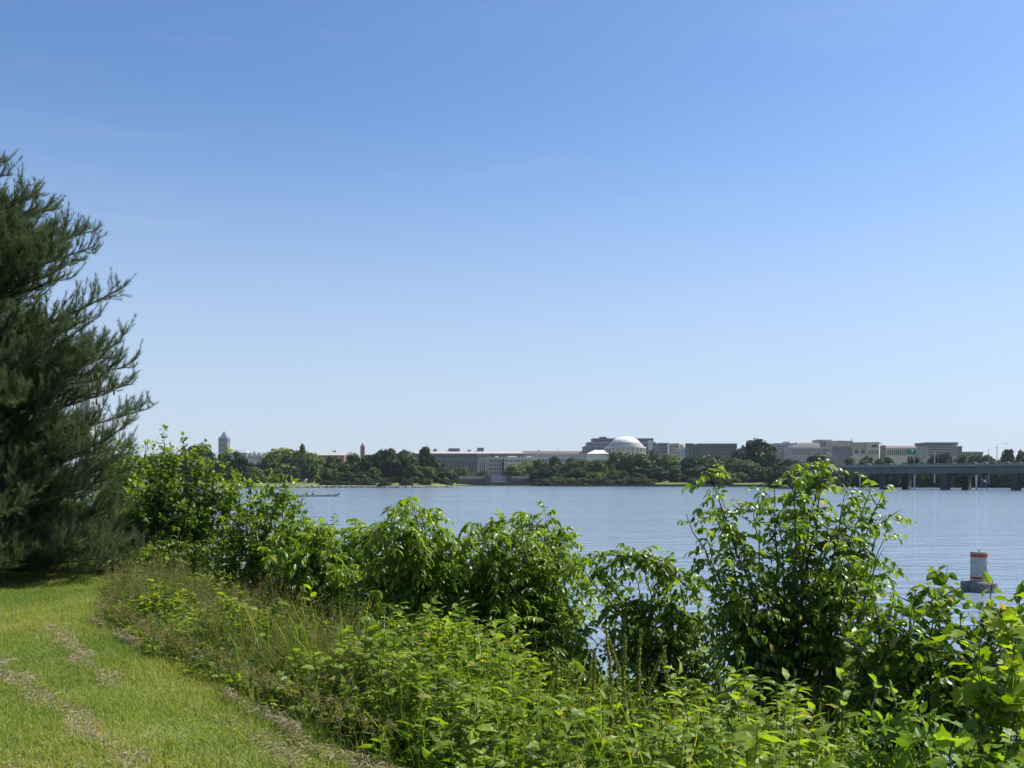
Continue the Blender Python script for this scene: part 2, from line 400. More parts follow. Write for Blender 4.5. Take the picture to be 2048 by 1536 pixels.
# ------------------------------------------------------------------ river
def water_mat():
    m = bpy.data.materials.new('river_water')
    n, l = nodes_of(m)
    p = n['Principled BSDF']
    p.inputs['Base Color'].default_value = (0.200, 0.265, 0.340, 1)
    p.inputs['Roughness'].default_value = 0.085
    p.inputs['IOR'].default_value = 1.333
    tc = n.new('ShaderNodeTexCoord')
    def layer(scale, sx, sy, detail, rot):
        mp = n.new('ShaderNodeMapping'); mp.inputs['Scale'].default_value = (sx, sy, 1); mp.inputs['Rotation'].default_value = (0, 0, rot)
        nz = n.new('ShaderNodeTexNoise'); nz.inputs['Scale'].default_value = scale; nz.inputs['Detail'].default_value = detail
        nz.inputs['Roughness'].default_value = 0.6
        l.new(tc.outputs['Object'], mp.inputs['Vector']); l.new(mp.outputs['Vector'], nz.inputs['Vector'])
        return nz.outputs['Fac']
    a = layer(1.0, 0.30, 0.80, 5, 0.08)
    b = layer(1.0, 0.10, 0.22, 3, -0.15)
    c = layer(1.0, 0.010, 0.045, 4, 0.05)
    ma = n.new('ShaderNodeMath'); ma.operation = 'MULTIPLY'; ma.inputs[1].default_value = 0.34
    l.new(a, ma.inputs[0])
    mb = n.new('ShaderNodeMath'); mb.operation = 'MULTIPLY_ADD'; mb.inputs[1].default_value = 0.26
    l.new(b, mb.inputs[0]); l.new(ma.outputs[0], mb.inputs[2])
    # gust patches: rougher and smoother lanes on the river
    mr = n.new('ShaderNodeMapRange'); mr.inputs['From Min'].default_value = 0.3; mr.inputs['From Max'].default_value = 0.7
    mr.inputs['To Min'].default_value = 0.3; mr.inputs['To Max'].default_value = 1.45
    l.new(c, mr.inputs['Value'])
    bp = n.new('ShaderNodeBump'); bp.inputs['Distance'].default_value = 1.0
    l.new(mb.outputs[0], bp.inputs['Height']); l.new(mr.outputs['Result'], bp.inputs['Strength'])
    l.new(bp.outputs['Normal'], p.inputs['Normal'])
    return m
M['water'] = water_mat()
M['wake'] = noisy('wake_water', (0.03, 0.045, 0.06), (0.04, 0.055, 0.07), 0.5, 0.03, 0.5)
wb = MB()
wb.add([(-4500, -400, 0), (4500, -400, 0), (4500, 4900, 0), (-4500, 4900, 0)], [(0, 1, 2, 3)])
tag(wb.build('water', M['water']), 'rippled pale blue river between the two banks', 'river', kind='structure')

# ------------------------------------------------------------------ far land
shore_px = [(-2600, 470), (-600, 456), (520, 456), (700, 456), (800, 452), (870, 462), (898, 470), (907, 482), (912, 590), (940, 594), (1066, 594), (1072, 560), (1100, 545),
            (1300, 526), (1500, 505), (1545, 480), (1565, 408), (1598, 402), (1612, 440), (1700, 470), (2100, 430), (3000, 420), (5200, 420)]
rows = [(0.0, -0.8), (0.3, 0.55), (6, 1.5), (14, 1.9), (60, 2.2), (300, 2.4), (1200, 2.5)]
cols_v = []
for px, d0 in shore_px:
    u = (px - CX) / F_PX
    c = [(u * (d0 + dd), d0 + dd, z) for dd, z in rows]
    c.append((u * 4850 if abs(u * 4850) < 4400 else math.copysign(4400, u), 4850, 2.5))
    cols_v.append(c)
cv = np.array(cols_v)
nc, nr = cv.shape[:2]
jj = np.arange(nc - 1)[:, None] * nr + np.arange(nr - 1)[None]
lb = MB().add(cv, np.stack([jj, jj + nr, jj + nr + 1, jj + 1], -1).reshape(-1, 4))
M['far_grass'] = noisy('far_grass', (0.085, 0.115, 0.03), (0.15, 0.175, 0.05), 0.08, 0.95, 0.15)
tag(lb.build('far_land', M['far_grass']), 'far bank of mown grass across the river', 'river bank', kind='structure')

def shore_d(px):
    p = [a for a, b in shore_px]; d = [b for a, b in shore_px]
    return float(np.interp(px, p, d))

# ------------------------------------------------------------------ haze over the river
def add_haze():
    hb = MB().box(-4700, 4700, -600, 5000, -2.5, 185)
    m = bpy.data.materials.new('river_haze')
    n, l = nodes_of(m)
    n.remove(n['Principled BSDF'])
    v = n.new('ShaderNodeVolumePrincipled')
    v.inputs['Color'].default_value = (0.72, 0.82, 0.96, 1)
    v.inputs['Density'].default_value = HAZE
    l.new(v.outputs['Volume'], n['Material Output'].inputs['Volume'])
    o = hb.build('haze', m)
    tag(o, 'thin bluish summer haze over the river and city', 'haze', kind='stuff')
HAZE = 0.00006
add_haze()

# ================================================================== far things
Z0 = 2.2
class Bld:
    """a building: Empty at its base, local x across, y away from the viewer, z up; sizes given by photo pixels at its distance"""
    def __init__(self, name, label, px, d, cat='building', rz=0.0, group=None):
        self.d = d
        self.px = px
        x = (px - CX) / F_PX * d
        self.o = empty(name, (x, d, Z0), rz)
        tag(self.o, label, cat, group)
    def x(self, px): return (px - self.px) / F_PX * self.d
    def z(self, py): return CAM_Z + (HY - py) / F_PX * self.d - Z0
    def part(self, name, mb, mat, parent=None, smooth=False, label=None):
        o = mb.build(name, M[mat] if isinstance(mat, str) else mat, parent or self.o, smooth)
        if label: o['label'] = label
        return o
    def block(self, name, px0, px1, y0, y1, dep0, dep1, mat, cap=None):
        """box from pixel columns px0..px1, rows y0 (top) .. y1 (None = ground)"""
        mb = MB().box(self.x(px0), self.x(px1), dep0, dep1, 0 if y1 is None else self.z(y1), self.z(y0))
        o = self.part(name, mb, mat)
        if cap:
            mb = MB().box(self.x(px0) - 0.5, self.x(px1) + 0.5, dep0 - 0.5, dep1 + 0.5, self.z(y0) + 0.003, self.z(y0) + 0.9)
            self.part('cornice', mb, cap, o)
        return o
    def windows(self, px0, px1, y0, y1, nx, nz, fx=0.5, fz=0.6, y_front=0.0, mat='glass', name='window'):
        X0, X1, Zb, Zt = self.x(px0), self.x(px1), self.z(y1), self.z(y0)
        cw, ch = (X1 - X0) / nx, (Zt - Zb) / nz
        me = unit_box(mat)
        for i in range(nx):
            for k in range(nz):
                child(name, me, self.o, (X0 + (i + 0.5) * cw, y_front, Zb + (k + 0.5) * ch), (cw * fx, 0.5, ch * fz))
    def side_windows(self, px, dep0, dep1, y0, y1, nx, nz, fx=0.5, fz=0.6, mat='glass'):
        Zb, Zt = self.z(y1), self.z(y0)
        cw, ch = (dep1 - dep0) / nx, (Zt - Zb) / nz
        me = unit_box(mat)
        for i in range(nx):
            for k in range(nz):
                child('window', me, self.o, (self.x(px), dep0 + (i + 0.5) * cw, Zb + (k + 0.5) * ch), (0.5, cw * fx, ch * fz))
_ub = {}
def unit_box(mat):
    if mat not in _ub:
        _ub[mat] = MB().box(-0.5, 0.5, -0.5, 0.5, -0.5, 0.5).mesh('window', M[mat])
    return _ub[mat]

# --- obelisk behind the pine
b = Bld('obelisk', 'tall pale stone obelisk glimpsed through the pine branches', 169, 1250, 'monument')
zt = b.z(700)
b.part('shaft', MB().frustum(-8.4, 8.4, 0, 16.8, 0, zt - 14, 3.2), 'stone')
b.part('cap', MB().pyramid(-5.2, 5.2, 3.2, 13.6, zt - 13.99, zt), 'stone')

# --- clock tower with pyramid roof and its hall
b = Bld('clock_tower_building', 'grey stone tower with steep pyramid roof beside a slate roofed hall', 446, 2100)
W = b.x(454.7) - b.x(436.7); xl, xr = b.x(436.7), b.x(454.7)
b.part('tower', MB().box(xl, xr, 0, W, 0, b.z(885)), 'stone_grey')
bf = MB()
zb, zt = b.z(885) + 0.01, b.z(876)
for i in range(4):
    u = xl + W * i / 3
    for vv in (0, W):
        bf.box(u - W * 0.07 + (W * .07 if i == 0 else -W * .07 if i == 3 else 0), u + W * 0.07 + (W * .07 if i == 0 else -W * .07 if i == 3 else 0), vv - (W * .14 if vv else 0), vv + (0 if vv else W * .14), zb, zt - 2)
for i in (1, 2):
    v = W * i / 3
    for u in (xl, xr - W * .14):
        bf.box(u, u + W * .14, v - W * .07, v + W * .07, zb, zt - 2)
bf.box(xl, xr, 0, W, zt - 1.99, zt)
b.part('belfry', bf, 'stone_grey')
b.part('belfry_core', MB().box(xl + W * .2, xr - W * .2, W * .2, W * .8, zb, zt - 2.01), 'roof_slate')
b.part('cornice', MB().box(xl - .8, xr + .8, -.8, W + .8, b.z(885.6), b.z(884.6)), 'stone')
b.part('spire', MB().pyramid(xl + 1.6, xr - 1.6, 1.6, W - 1.6, zt + .01, b.z(861)), 'roof_slate')
for u in (xl + 1.4, xr - 1.4):
    for v in (1.4, W - 1.4):
        t = MB().box(u - 1.3, u + 1.3, v - 1.3, v + 1.3, zt + .02, zt + 1.5); t.pyramid(u - 1.3, u + 1.3, v - 1.3, v + 1.3, zt + 1.5, zt + 3.6)
        b.part('turret', t, 'stone')
b.windows(439, 452.5, 888, 903, 3, 2, .4, .7)
b.part('hall', MB().box(b.x(455.2), b.x(492), 2, 40, 0, b.z(905.5)), 'stone_grey')
b.part('roof', MB().hip(b.x(454.9), b.x(493), 1, 41, b.z(905.4), b.z(898), 8), 'roof_grey')

# --- dormered hall
b = Bld('dormered_hall', 'grey stone hall with steep dormers just right of the pyramid tower', 512, 1900)
b.block('wall', 494, 531, 911, None, 0, 30, 'stone')
b.part('roof', MB().hip(b.x(493.5), b.x(531.5), -.5, 30.5, b.z(910.9), b.z(905), 7), 'roof_slate')
for p in (501, 510, 519):
    mb = MB().box(b.x(p - 2.2), b.x(p + 2.2), -1, 4, b.z(911.2), b.z(906.4)); mb.pyramid(b.x(p - 2.6), b.x(p + 2.6), -1.3, 4.3, b.z(906.39), b.z(903))
    b.part('dormer', mb, 'stone')
b.block('chimney', 503.5, 506, 902.5, 908, 12, 15, 'brick')
b.windows(496, 530, 912.5, 918, 9, 1, .45, .7)

# --- red brick hall with hipped roof
b = Bld('brick_hall', 'red brick hall with a tan hipped roof and small cupola', 662, 1500)
b.block('wall', 636, 688, 910.5, None, 0, 34, 'brick')
b.part('roof', MB().hip(b.x(635), b.x(689), -1, 35, b.z(910.4), b.z(902.5), 16), 'roof_tile')
b.block('cupola', 662.5, 668.5, 900.5, 904, 15, 19, 'brick')
b.windows(638, 686, 912, 917, 12, 1, .4, .6)
b = Bld('brick_wing', 'low tan hip roofed wing at the left end of the brick hall', 634, 1560)
b.block('wall', 624, 645, 911, None, 0, 26, 'brick')
b.part('roof', MB().hip(b.x(623), b.x(646), -1, 27, b.z(910.9), b.z(904.5), 6), 'roof_tile')
b.windows(626, 643, 912, 916, 5, 1, .4, .6)
b = Bld('gabled_house', 'small grey roofed building between the brick hall and the red tower', 700, 1600)
b.block('wall', 690, 715, 911, None, 0, 20, 'stone_grey')
b.part('roof', MB().hip(b.x(689), b.x(716), -1, 21, b.z(910.9), b.z(905), 7), 'roof_slate')
b.block('chimney', 698, 700.5, 904, 909, 8, 10, 'brick')
b.windows(692, 713, 912, 916, 6, 1, .4, .6)

# --- red sandstone tower
b = Bld('red_tower', 'slim red sandstone tower with a pointed roof rising above the trees', 724.5, 1650, 'tower')
xl, xr = b.x(720.6), b.x(728.6); W = xr - xl
b.part('shaft', MB().box(xl, xr, 0, W, 0, b.z(900)), 'brick')
mb = MB()
for u in (xl, xr - W * .2, xl + W * .4):
    for v in (0, W * .8):
        mb.box(u, u + W * .2, v, v + W * .2, b.z(900) + .01, b.z(894.5))
mb.box(xl - .3, xr + .3, -.3, W + .3, b.z(894.5) + .01, b.z(892.8))
b.part('belfry', mb, 'brick')
b.part('belfry_core', MB().box(xl + W * .25, xr - W * .25, W * .25, W * .75, b.z(900) + .01, b.z(894.5)), 'glass')
b.part('spire', MB().pyramid(xl - .2, xr + .2, -.2, W + .2, b.z(892.79), b.z(884.8)), 'roof_red')
b.windows(721.5, 727.7, 901, 906, 2, 1, .35, .7)

# --- the wide colonnaded government building
b = Bld('colonnaded_building', 'wide grey stone building with tan roof and a tall colonnade', 905, 1050)
b.block('wall', 803, 955, 907.2, None, 0, 60, 'stone_grey')
b.block('corner_pavilion', 955.05, 977, 907.4, None, -3, 57, 'stone')
b.block('wing', 977.05, 1049, 907.6, None, 2, 62, 'stone')
b.part('roof', MB().hip(b.x(801.5), b.x(1051), -4, 64, b.z(907.1), b.z(900), 12), 'roof_tile')
for p0, p1, yt, mat in ((863.5, 870, 896.5, 'stone_grey'), (894, 917, 895.3, 'stone_grey'), (934, 940, 898, 'roof_slate'), (952.6, 966.2, 894.2, 'roof_slate')):
    b.block('roof_house', p0, p1, yt, 904, 22, 34, mat)
b.windows(806, 868, 910, 916, 14, 1, .45, .8)
b.windows(871, 950, 910, 915, 17, 1, .45, .8)
for i in range(14):
    p = 870.5 + i * 4.55
    mb = MB().lathe([(1.0, b.z(946)), (.95, b.z(921.5)), (1.2, b.z(921)), (1.2, b.z(920.4))], b.x(p), -1.3, 10)
    b.part('column', mb, 'stone_grey', smooth=True)
b.part('entablature', MB().box(b.x(868), b.x(932), -2.6, -.01, b.z(920.4), b.z(918)), 'stone_grey')
b.windows(872.5, 929, 923, 946, 13, 1, .5, .95)
b.windows(936, 950, 922, 944, 4, 1, .4, .9)
for p in (958, 962.6, 967.2, 971.8):
    mb = MB().box(b.x(p - 0.9), b.x(p + 0.9), -5.0, -3.01, b.z(946), b.z(926))
    b.part('pilaster', mb, 'stone_pale')  # sunlight on the pilasters put into a paler stone colour
b.windows(959, 971, 926, 946, 3, 1, .55, .95, y_front=-3)
b.windows(957, 975, 910, 915, 5, 1, .45, .8, y_front=-3)
b.windows(980, 1046, 909, 914, 14, 1, .45, .8, y_front=2)

# --- white annex
b = Bld('white_annex', 'pale stone annex with four rows of windows in front of the colonnaded building', 1010, 980)
b.block('wall', 977.5, 1003, 916.5, None, 0, 30, 'stone', 'stone_pale')
b.block('right_wing', 1009, 1074, 917, None, -8, 34, 'stone_pale', 'stone_pale')
b.block('link', 1003.05, 1008.95, 918, None, 6, 30, 'stone_grey')
b.windows(978.5, 1002, 918.5, 950, 5, 4, .45, .55)
b.windows(1010, 1072, 918.5, 950, 12, 4, .45, .55, y_front=-8)
for p0, p1 in ((990.5, 997), (1015, 1034), (1053, 1064)):
    b.block('roof_house', p0, p1, 911.5, 916, 8, 16, 'stone_pale')

# --- long reddish roofed block
b = Bld('long_red_roofed_building', 'long cream building with a flat reddish roof left of the dome', 1110, 1500)
b.block('wall', 1046, 1176, 907, None, 0, 50, 'cream')
b.part('roof', MB().frustum(b.x(1041), b.x(1178), -1.5, 51, b.z(906.9), b.z(902), 4), 'roof_red')
b.windows(1049, 1174, 908.5, 914.5, 26, 1, .4, .75)
for p0, p1, yt in ((1076, 1080, 899.5), (1117, 1118, 896.5), (1143, 1146.5, 903), (1060, 1064, 900.5)):
    b.block('roof_house', p0, p1, yt, 905, 18, 24, 'stone')
b.block('lower_storey', 1070, 1176, 917, None, -14, -0.02, 'stone')
b.windows(1072, 1174, 919, 925, 20, 1, .4, .7, y_front=-14)

# --- domed memorial
b = Bld('domed_memorial', 'white marble memorial with a shallow stepped dome and portico', 1256.3, 900, 'memorial')
k = 900 / F_PX
cyl = 22.0
zz = b.z
prof = [(0, zz(870.7))]
for a in np.linspace(8, 78, 12):
    t = a / 78
    prof.append((29.5 * k * math.sin(R(a)) / math.sin(R(78)), zz(870.7) - (zz(870.7) - zz(884)) * (1 - math.cos(R(a))) / (1 - math.cos(R(78)))))
prof = prof[::-1]
b.part('dome', MB().lathe(prof, 0, cyl, 56), 'marble', smooth=True)
st = MB().lathe([(0, zz(884) + .02), (32 * k, zz(884) + .02), (32.5 * k, zz(886.5)), (34.5 * k, zz(886.6)), (35 * k, zz(889)), (36.6 * k, zz(889.1)), (37 * k, zz(893))][::-1], 0, cyl, 56)
b.part('stepped_rings', st, 'marble_shaded')
b.part('drum', MB().lathe([(0, 0), (38 * k, 0), (38 * k, zz(895.4)), (41.8 * k, zz(895.3)), (41.8 * k, zz(892.9)), (0, zz(892.95))], 0, cyl, 56), 'stone_pale')  # darker than the dome: its shaded grey is in the base colour
for i in range(26):
    a = 2 * math.pi * i / 26
    c = MB().lathe([(.8, 0), (.75, zz(896.6)), (1.0, zz(896)), (1.0, zz(895.45))], 40.4 * k * math.cos(a), cyl + 40.4 * k * math.sin(a), 10)
    b.part('column', c, 'marble', smooth=True)
b.part('portico', MB().box(b.x(1176), b.x(1218), 6, 26, 0, zz(907)), 'stone_pale')  # wall shade painted in: darker stone than the lit roof
V = [(b.x(1175), 5, zz(906.9)), (b.x(1219), 5, zz(906.9)), (b.x(1219), 27, zz(906.9)), (b.x(1175), 27, zz(906.9)), (b.x(1192), 16, zz(899)), (b.x(1219), 16, zz(899))]
pr = MB().add(V, [(0, 1, 5, 4), (2, 3, 4, 5)]); pr.add(V, [(1, 2, 5), (3, 0, 4)])
b.part('portico_roof', pr, 'marble')

# --- terraced block behind the dome
b = Bld('terraced_building', 'stepped grey office block with setback terraces behind the white dome', 1244, 1500)
b.block('lower_storeys', 1170, 1318, 893, None, 0, 60, 'stone_grey', 'stone')
b.block('middle_storey', 1177, 1313.5, 885, 892.2, 6, 56, 'stone_grey', 'stone')
b.block('upper_storey', 1187, 1309, 877, 884.2, 12, 50, 'dark_block', 'stone_grey')
b.block('roof_house', 1202, 1216, 872.6, 876.2, 20, 34, 'dark_block')
b.windows(1189, 1308, 878.5, 883.5, 20, 1, .6, .8, y_front=12)
b.windows(1179, 1312, 886.3, 891.5, 22, 1, .5, .8, y_front=6)
b.windows(1172, 1316, 894.5, 908, 24, 2, .5, .6)
b.block('glass_bay', 1296, 1304, 880.5, 900, -2.5, -0.02, 'stone_pale')

# --- blocks right of the dome
b = Bld('blue_grey_office_block', 'plain blue grey office block right of the terraced building', 1326, 1400)
b.block('wall', 1318.5, 1336, 887, None, 0, 40, 'stone_grey', 'roof_grey')
b.windows(1320, 1335, 889, 906, 5, 3, .7, .45)
b = Bld('pink_office_block', 'pinkish tan office block with sunlit right wall next to blue grey block', 1350, 1330, rz=R(-24))
b.block('wall', 1336.5, 1358, 888, None, 0, 30, 'tan', 'cream')
b.block('right_bay', 1358.05, 1366, 890, None, 4, 30, 'cream')
b.windows(1338, 1357, 890, 908, 5, 3, .5, .5)
b = Bld('white_stepped_block', 'small white stepped office block left of the dark round cornered building', 1363, 1200, rz=R(-22))
b.block('wall', 1352, 1362, 898, None, 0, 22, 'stone_pale', 'stone_pale')
b.block('right_wing', 1362.05, 1374, 896, None, -4, 22, 'stone_pale', 'stone_pale')
b.windows(1353, 1361, 900, 914, 3, 3, .5, .5)
b.windows(1363.5, 1373, 898, 914, 3, 4, .7, .4, y_front=-4)
b = Bld('round_cornered_building', 'dark blue green building with a rounded end tower', 1424, 1100)
k = 1100 / F_PX
b.part('end_tower', MB().lathe([(9.8 * k, 0), (9.8 * k, b.z(887.5)), (9.2 * k, b.z(886.2)), (0, b.z(886))], b.x(1383), 9, 32), 'dark_block')
b.block('wall', 1391, 1398, 893, None, 3, 30, 'dark_block')
b.block('main_block', 1398.05, 1474, 888.5, None, 0, 34, 'dark_block', 'girder')
b.windows(1399.5, 1472, 890.5, 910, 24, 3, .45, .7)

# --- cluster above the right hand trees
b = Bld('grey_stepped_hall', 'grey stepped hall at the left of the tan cluster above the right trees', 1571, 1300)
b.block('wall', 1552, 1590, 887.5, None, 0, 40, 'stone', 'cream')
b.block('roof_house', 1574, 1584.5, 882.5, 886.5, 12, 22, 'tan')
b.block('low_front', 1562, 1592, 903, None, -12, -.02, 'stone_grey')
b.windows(1554, 1588, 890, 901, 9, 2, .4, .5)
b = Bld('pale_wide_hall', 'wide pale grey hall with a strip of reddish roof', 1613, 1240)
b.block('wall', 1582, 1664, 896, None, 0, 30, 'stone', 'stone_pale')
b.block('upper_wall', 1590, 1643, 889, 895.2, 8, 30, 'stone_pale')
b.part('roof', MB().frustum(b.x(1604), b.x(1645), 7, 31, b.z(888.9), b.z(885), 3), 'roof_red')
b.block('roof_house', 1597, 1600, 884, 888.9, 12, 16, 'stone')
b.windows(1584, 1662, 899, 909, 16, 2, .5, .45)
b = Bld('pale_block_tower', 'square pale block rising between the reddish roof and the tan blocks', 1650, 1330)
b.block('wall', 1638, 1664, 880.5, None, 0, 30, 'stone', 'stone_pale')
b.windows(1640, 1662, 884, 893, 4, 2, .35, .4)
b = Bld('tan_block', 'tan block with a dark lower half and a rooftop mast', 1688, 1300)
b.block('upper_wall', 1665, 1706, 883, 893, 0, 40, 'tan', 'cream')
b.block('lower_wall', 1664.5, 1707, 893.02, None, -1, 40, 'stone_grey')
b.block('roof_house', 1682, 1694, 880.5, 882.2, 10, 20, 'roof_red')
b.part('mast', MB().tube([(b.x(1710.7), 16, b.z(884)), (b.x(1710.7), 16, b.z(875.5))], .45, 6), 'steel')
b.windows(1666, 1705, 895, 910, 12, 3, .4, .5, y_front=-1)
b = Bld('tan_overhanging_block', 'tan block with a broad overhanging top and big dark openings', 1730, 1150, rz=R(-26))
b.block('top_storey', 1704, 1734, 886, 897.5, 0, 26, 'tan', 'tan')
b.block('right_wing', 1734.05, 1757, 886.4, None, -4, 30, 'cream', 'tan')  # sunlit face of the tan block, its brightness coloured in as cream
b.block('base', 1706, 1733.9, 897.55, None, 3, 26, 'stone_pale')
b.windows(1707, 1732, 899, 908, 2, 1, .6, .75, y_front=3)
b.windows(1742, 1755, 889, 896, 1, 1, .75, .8, y_front=-4)
b.windows(1737, 1756, 900, 911, 4, 1, .5, .8, y_front=-4)
b = Bld('red_roofed_block', 'low reddish roofed building with pale piers behind the green sign', 1805, 1150)
b.block('left_bay', 1758, 1772, 892, None, 2, 30, 'stone_grey', 'roof_grey')
b.block('wall', 1772.05, 1851, 896, None, 0, 30, 'cream')
b.part('roof', MB().frustum(b.x(1770), b.x(1852), -1, 31, b.z(895.9), b.z(891.5), 4), 'roof_red')
b.windows(1774, 1850, 898, 912, 18, 1, .5, .8)
b = Bld('grid_fronted_block', 'flat roofed white block with a dense window grid', 1890, 1050)
b.block('wall', 1855, 1914, 891, None, 0, 30, 'stone')
b.block('roof_storey', 1853.5, 1915, 886.2, 890.4, -1, 31, 'stone_grey', 'roof_grey')
b.block('glass_wing', 1914.05, 1927.5, 893.5, None, 4, 30, 'girder', 'roof_grey')
b.windows(1856, 1913, 892, 912, 15, 4, .55, .6)
b.windows(1862, 1906, 887.5, 890, 6, 1, .6, .7, y_front=-1)
b = Bld('low_grey_block', 'low grey flat block with roof vents right of the grid block', 1947, 1200)
b.block('wall', 1929, 1966, 905, None, 0, 30, 'stone_grey', 'roof_grey')
for p in (1937, 1946, 1957):
    b.block('roof_vent', p, p + 3.5, 902.7, 904.2, 8, 14, 'roof_slate')
b.windows(1931, 1964, 907, 912, 9, 1, .6, .6)
b = Bld('low_blue_block', 'low blue grey block glimpsed between pine and pyramid tower', 318, 1500)
b.block('wall', 300, 336, 909, None, 0, 30, 'stone_grey', 'roof_grey')
b.windows(302, 334, 911, 917, 9, 1, .5, .6)

# --- inlet bridge with gate piers
b = Bld('inlet_bridge', 'low stone inlet bridge with two gate piers between the tree groups', 990, 596, 'bridge')
b.o.location.z = 0.0
def bz(py): return CAM_Z + (HY - py) / F_PX * 596
for nm, p0, p1 in (('abutment', 900, 972), ('abutment', 1021.5, 1078)):
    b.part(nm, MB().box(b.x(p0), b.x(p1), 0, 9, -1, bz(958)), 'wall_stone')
    pr = MB()
    n = int((p1 - p0) / 2.2)
    for i in range(n):
        c = p0 + (i + .5) * (p1 - p0) / n
        pr.box(b.x(c - .45), b.x(c + .45), .15, .45, bz(958) + .01, bz(953.6))
    pr.box(b.x(p0), b.x(p1), 0, .6, bz(953.6) + .005, bz(952.6))
    b.part('balustrade', pr, 'stone_pale')
for p0, p1 in ((972.05, 982), (1012, 1021.45)):
    mb = MB().box(b.x(p0), b.x(p1), -2, 11, -1, bz(952)); mb.box(b.x(p0 - .8), b.x(p1 + .8), -2.4, 11.4, bz(952) + .01, bz(950))
    b.part('gate_pier', mb, 'wall_stone')
b.part('deck', MB().box(b.x(982.05), b.x(1011.95), 0, 9, bz(963.5), bz(958.5)), 'concrete')
b.part('railing', MB().box(b.x(982.05), b.x(1011.95), .1, .5, bz(958.4), bz(952.8)), 'stone')
b.part('gate', MB().box(b.x(982.2), b.x(1011.8), 2, 2.8, -1, bz(964)), 'gate_green')

# --- sea wall along the right bank and boulders of the left bank
def ray_pt(px, d): return ((px - CX) / F_PX * d, d)
sw = MB()
pts = [ray_pt(px, shore_d(px) - .35) for px in (1073, 1100, 1180, 1300, 1400, 1500, 1544)]
for (xa, ya), (xb, yb) in zip(pts[:-1], pts[1:]):
    V = [(xa, ya, -1), (xb, yb, -1), (xb, yb + .8, -1), (xa, ya + .8, -1), (xa, ya, 1.25), (xb, yb, 1.25), (xb, yb + .8, 1.25), (xa, ya + .8, 1.25)]
    sw.add(V, [(0, 1, 5, 4), (4, 5, 6, 7), (3, 7, 6, 2), (0, 4, 7, 3), (1, 2, 6, 5)])
tag(sw.build('sea_wall', M['wall_stone']), 'low dark stone sea wall along the far bank right of the inlet', 'wall')
rp = MB()
ico = [(0, 0, 1), (.9, 0, .45), (.28, .85, .45), (-.72, .53, .45), (-.72, -.53, .45), (.28, -.85, .45), (.72, .53, -.45), (-.28, .85, -.45), (-.9, 0, -.45), (-.28, -.85, -.45), (.72, -.53, -.45), (0, 0, -1)]
icf = [(0, 1, 2), (0, 2, 3), (0, 3, 4), (0, 4, 5), (0, 5, 1), (1, 6, 2), (2, 7, 3), (3, 8, 4), (4, 9, 5), (5, 10, 1), (2, 6, 7), (3, 7, 8), (4, 8, 9), (5, 9, 10), (1, 10, 6), (11, 7, 6), (11, 8, 7), (11, 9, 8), (11, 10, 9), (11, 6, 10)]
ico = np.array(ico)
for i in range(700):
    px = rng.uniform(520, 906); d = shore_d(px) + rng.uniform(-.8, 1.8)
    x, y = ray_pt(px, d)
    V = ico * rng.uniform(.75, 1.25, (12, 1)) * np.array([rng.uniform(.4, 1.0), rng.uniform(.35, .8), rng.uniform(.3, .6)])
    rp.add(V + np.array([x, y, rng.uniform(0, .6)]), icf)
tag(rp.build('riprap', M['riprap']), 'band of pale boulders edging the far left bank', 'rocks', kind='stuff')

# --- highway bridge
P1 = np.array([127.2, 380.0]); P2 = np.array([175.7, 326.0])
bd = (P2 - P1) / np.linalg.norm(P2 - P1); bn = np.array([bd[1], -bd[0]]);
if bn[1] > 0: bn = -bn                      # toward the viewer
def b_at(px):
    u = (px - CX) / F_PX
    t = (P1[0] - u * P1[1]) / (u * bd[1] - bd[0])
    return t
ang = math.atan2(bd[1], bd[0])
hb = empty('highway_bridge', (P1[0], P1[1], 0), ang)
tag(hb, 'long low highway bridge with blue grey girder on wall piers at right', 'bridge')
TA, TB = b_at(1600), b_at(2420)
def hpart(name, mb, mat): return mb.build(name, M[mat], hb)
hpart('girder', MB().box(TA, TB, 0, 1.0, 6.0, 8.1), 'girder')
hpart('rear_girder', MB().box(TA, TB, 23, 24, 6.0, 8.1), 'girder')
hpart('deck', MB().box(TA - 6, TB, -.6, 24.6, 8.103, 8.42), 'asphalt')
hpart('parapet', MB().box(TA - 6, TB, -.6, -.25, 8.423, 9.34), 'parapet')
hpart('rear_parapet', MB().box(TA - 6, TB, 24.25, 24.6, 8.423, 8.95), 'concrete')
rl = MB()
t = TA
while t < TB:
    rl.box(t, t + .12, -.48, -.36, 9.343, 9.52); t += 2.4
rl.box(TA, TB, -.5, -.34, 9.522, 9.6)
hpart('railing', rl, 'rail')
hpart('abutment', MB().box(TA - 5, TA + 1, .5, 23.5, -1, 5.99), 'pier')
for px in (1762, 1884, 2026, 2200):
    t = b_at(px)
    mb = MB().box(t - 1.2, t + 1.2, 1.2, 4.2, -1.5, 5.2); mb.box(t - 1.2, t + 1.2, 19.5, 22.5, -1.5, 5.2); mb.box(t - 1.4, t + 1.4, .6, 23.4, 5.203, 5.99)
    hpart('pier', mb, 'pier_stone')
for i, (px, wd, dy, zt, lab) in enumerate([(1725, .55, 2, 4.8, 'pale timber pile under the bridge behind the right bush'), (1834, .6, 2, 5.2, 'pale pile standing alone mid way under the bridge'),
                          (1960, .75, 3, 5.2, 'pale pile beside the white water gauge under the bridge')]):
    t = b_at(px)
    p3 = P1 + bd * t + bn * dy
    pl = empty('fender_pile', (p3[0], p3[1], 0))
    tag(pl, lab, 'pile', 'piles standing under the highway bridge')
    MB().lathe([(0, -1.5), (wd / 2, -1.5), (wd / 2 * .92, zt), (0, zt)], n=12).build('post', M['stone_pale'], pl)
    MB().lathe([(0, zt + .01), (wd / 2 * 1.1, zt + .01), (wd / 2 * .8, zt + .3), (0, zt + .35)], n=12).build('cap', M['concrete'], pl)
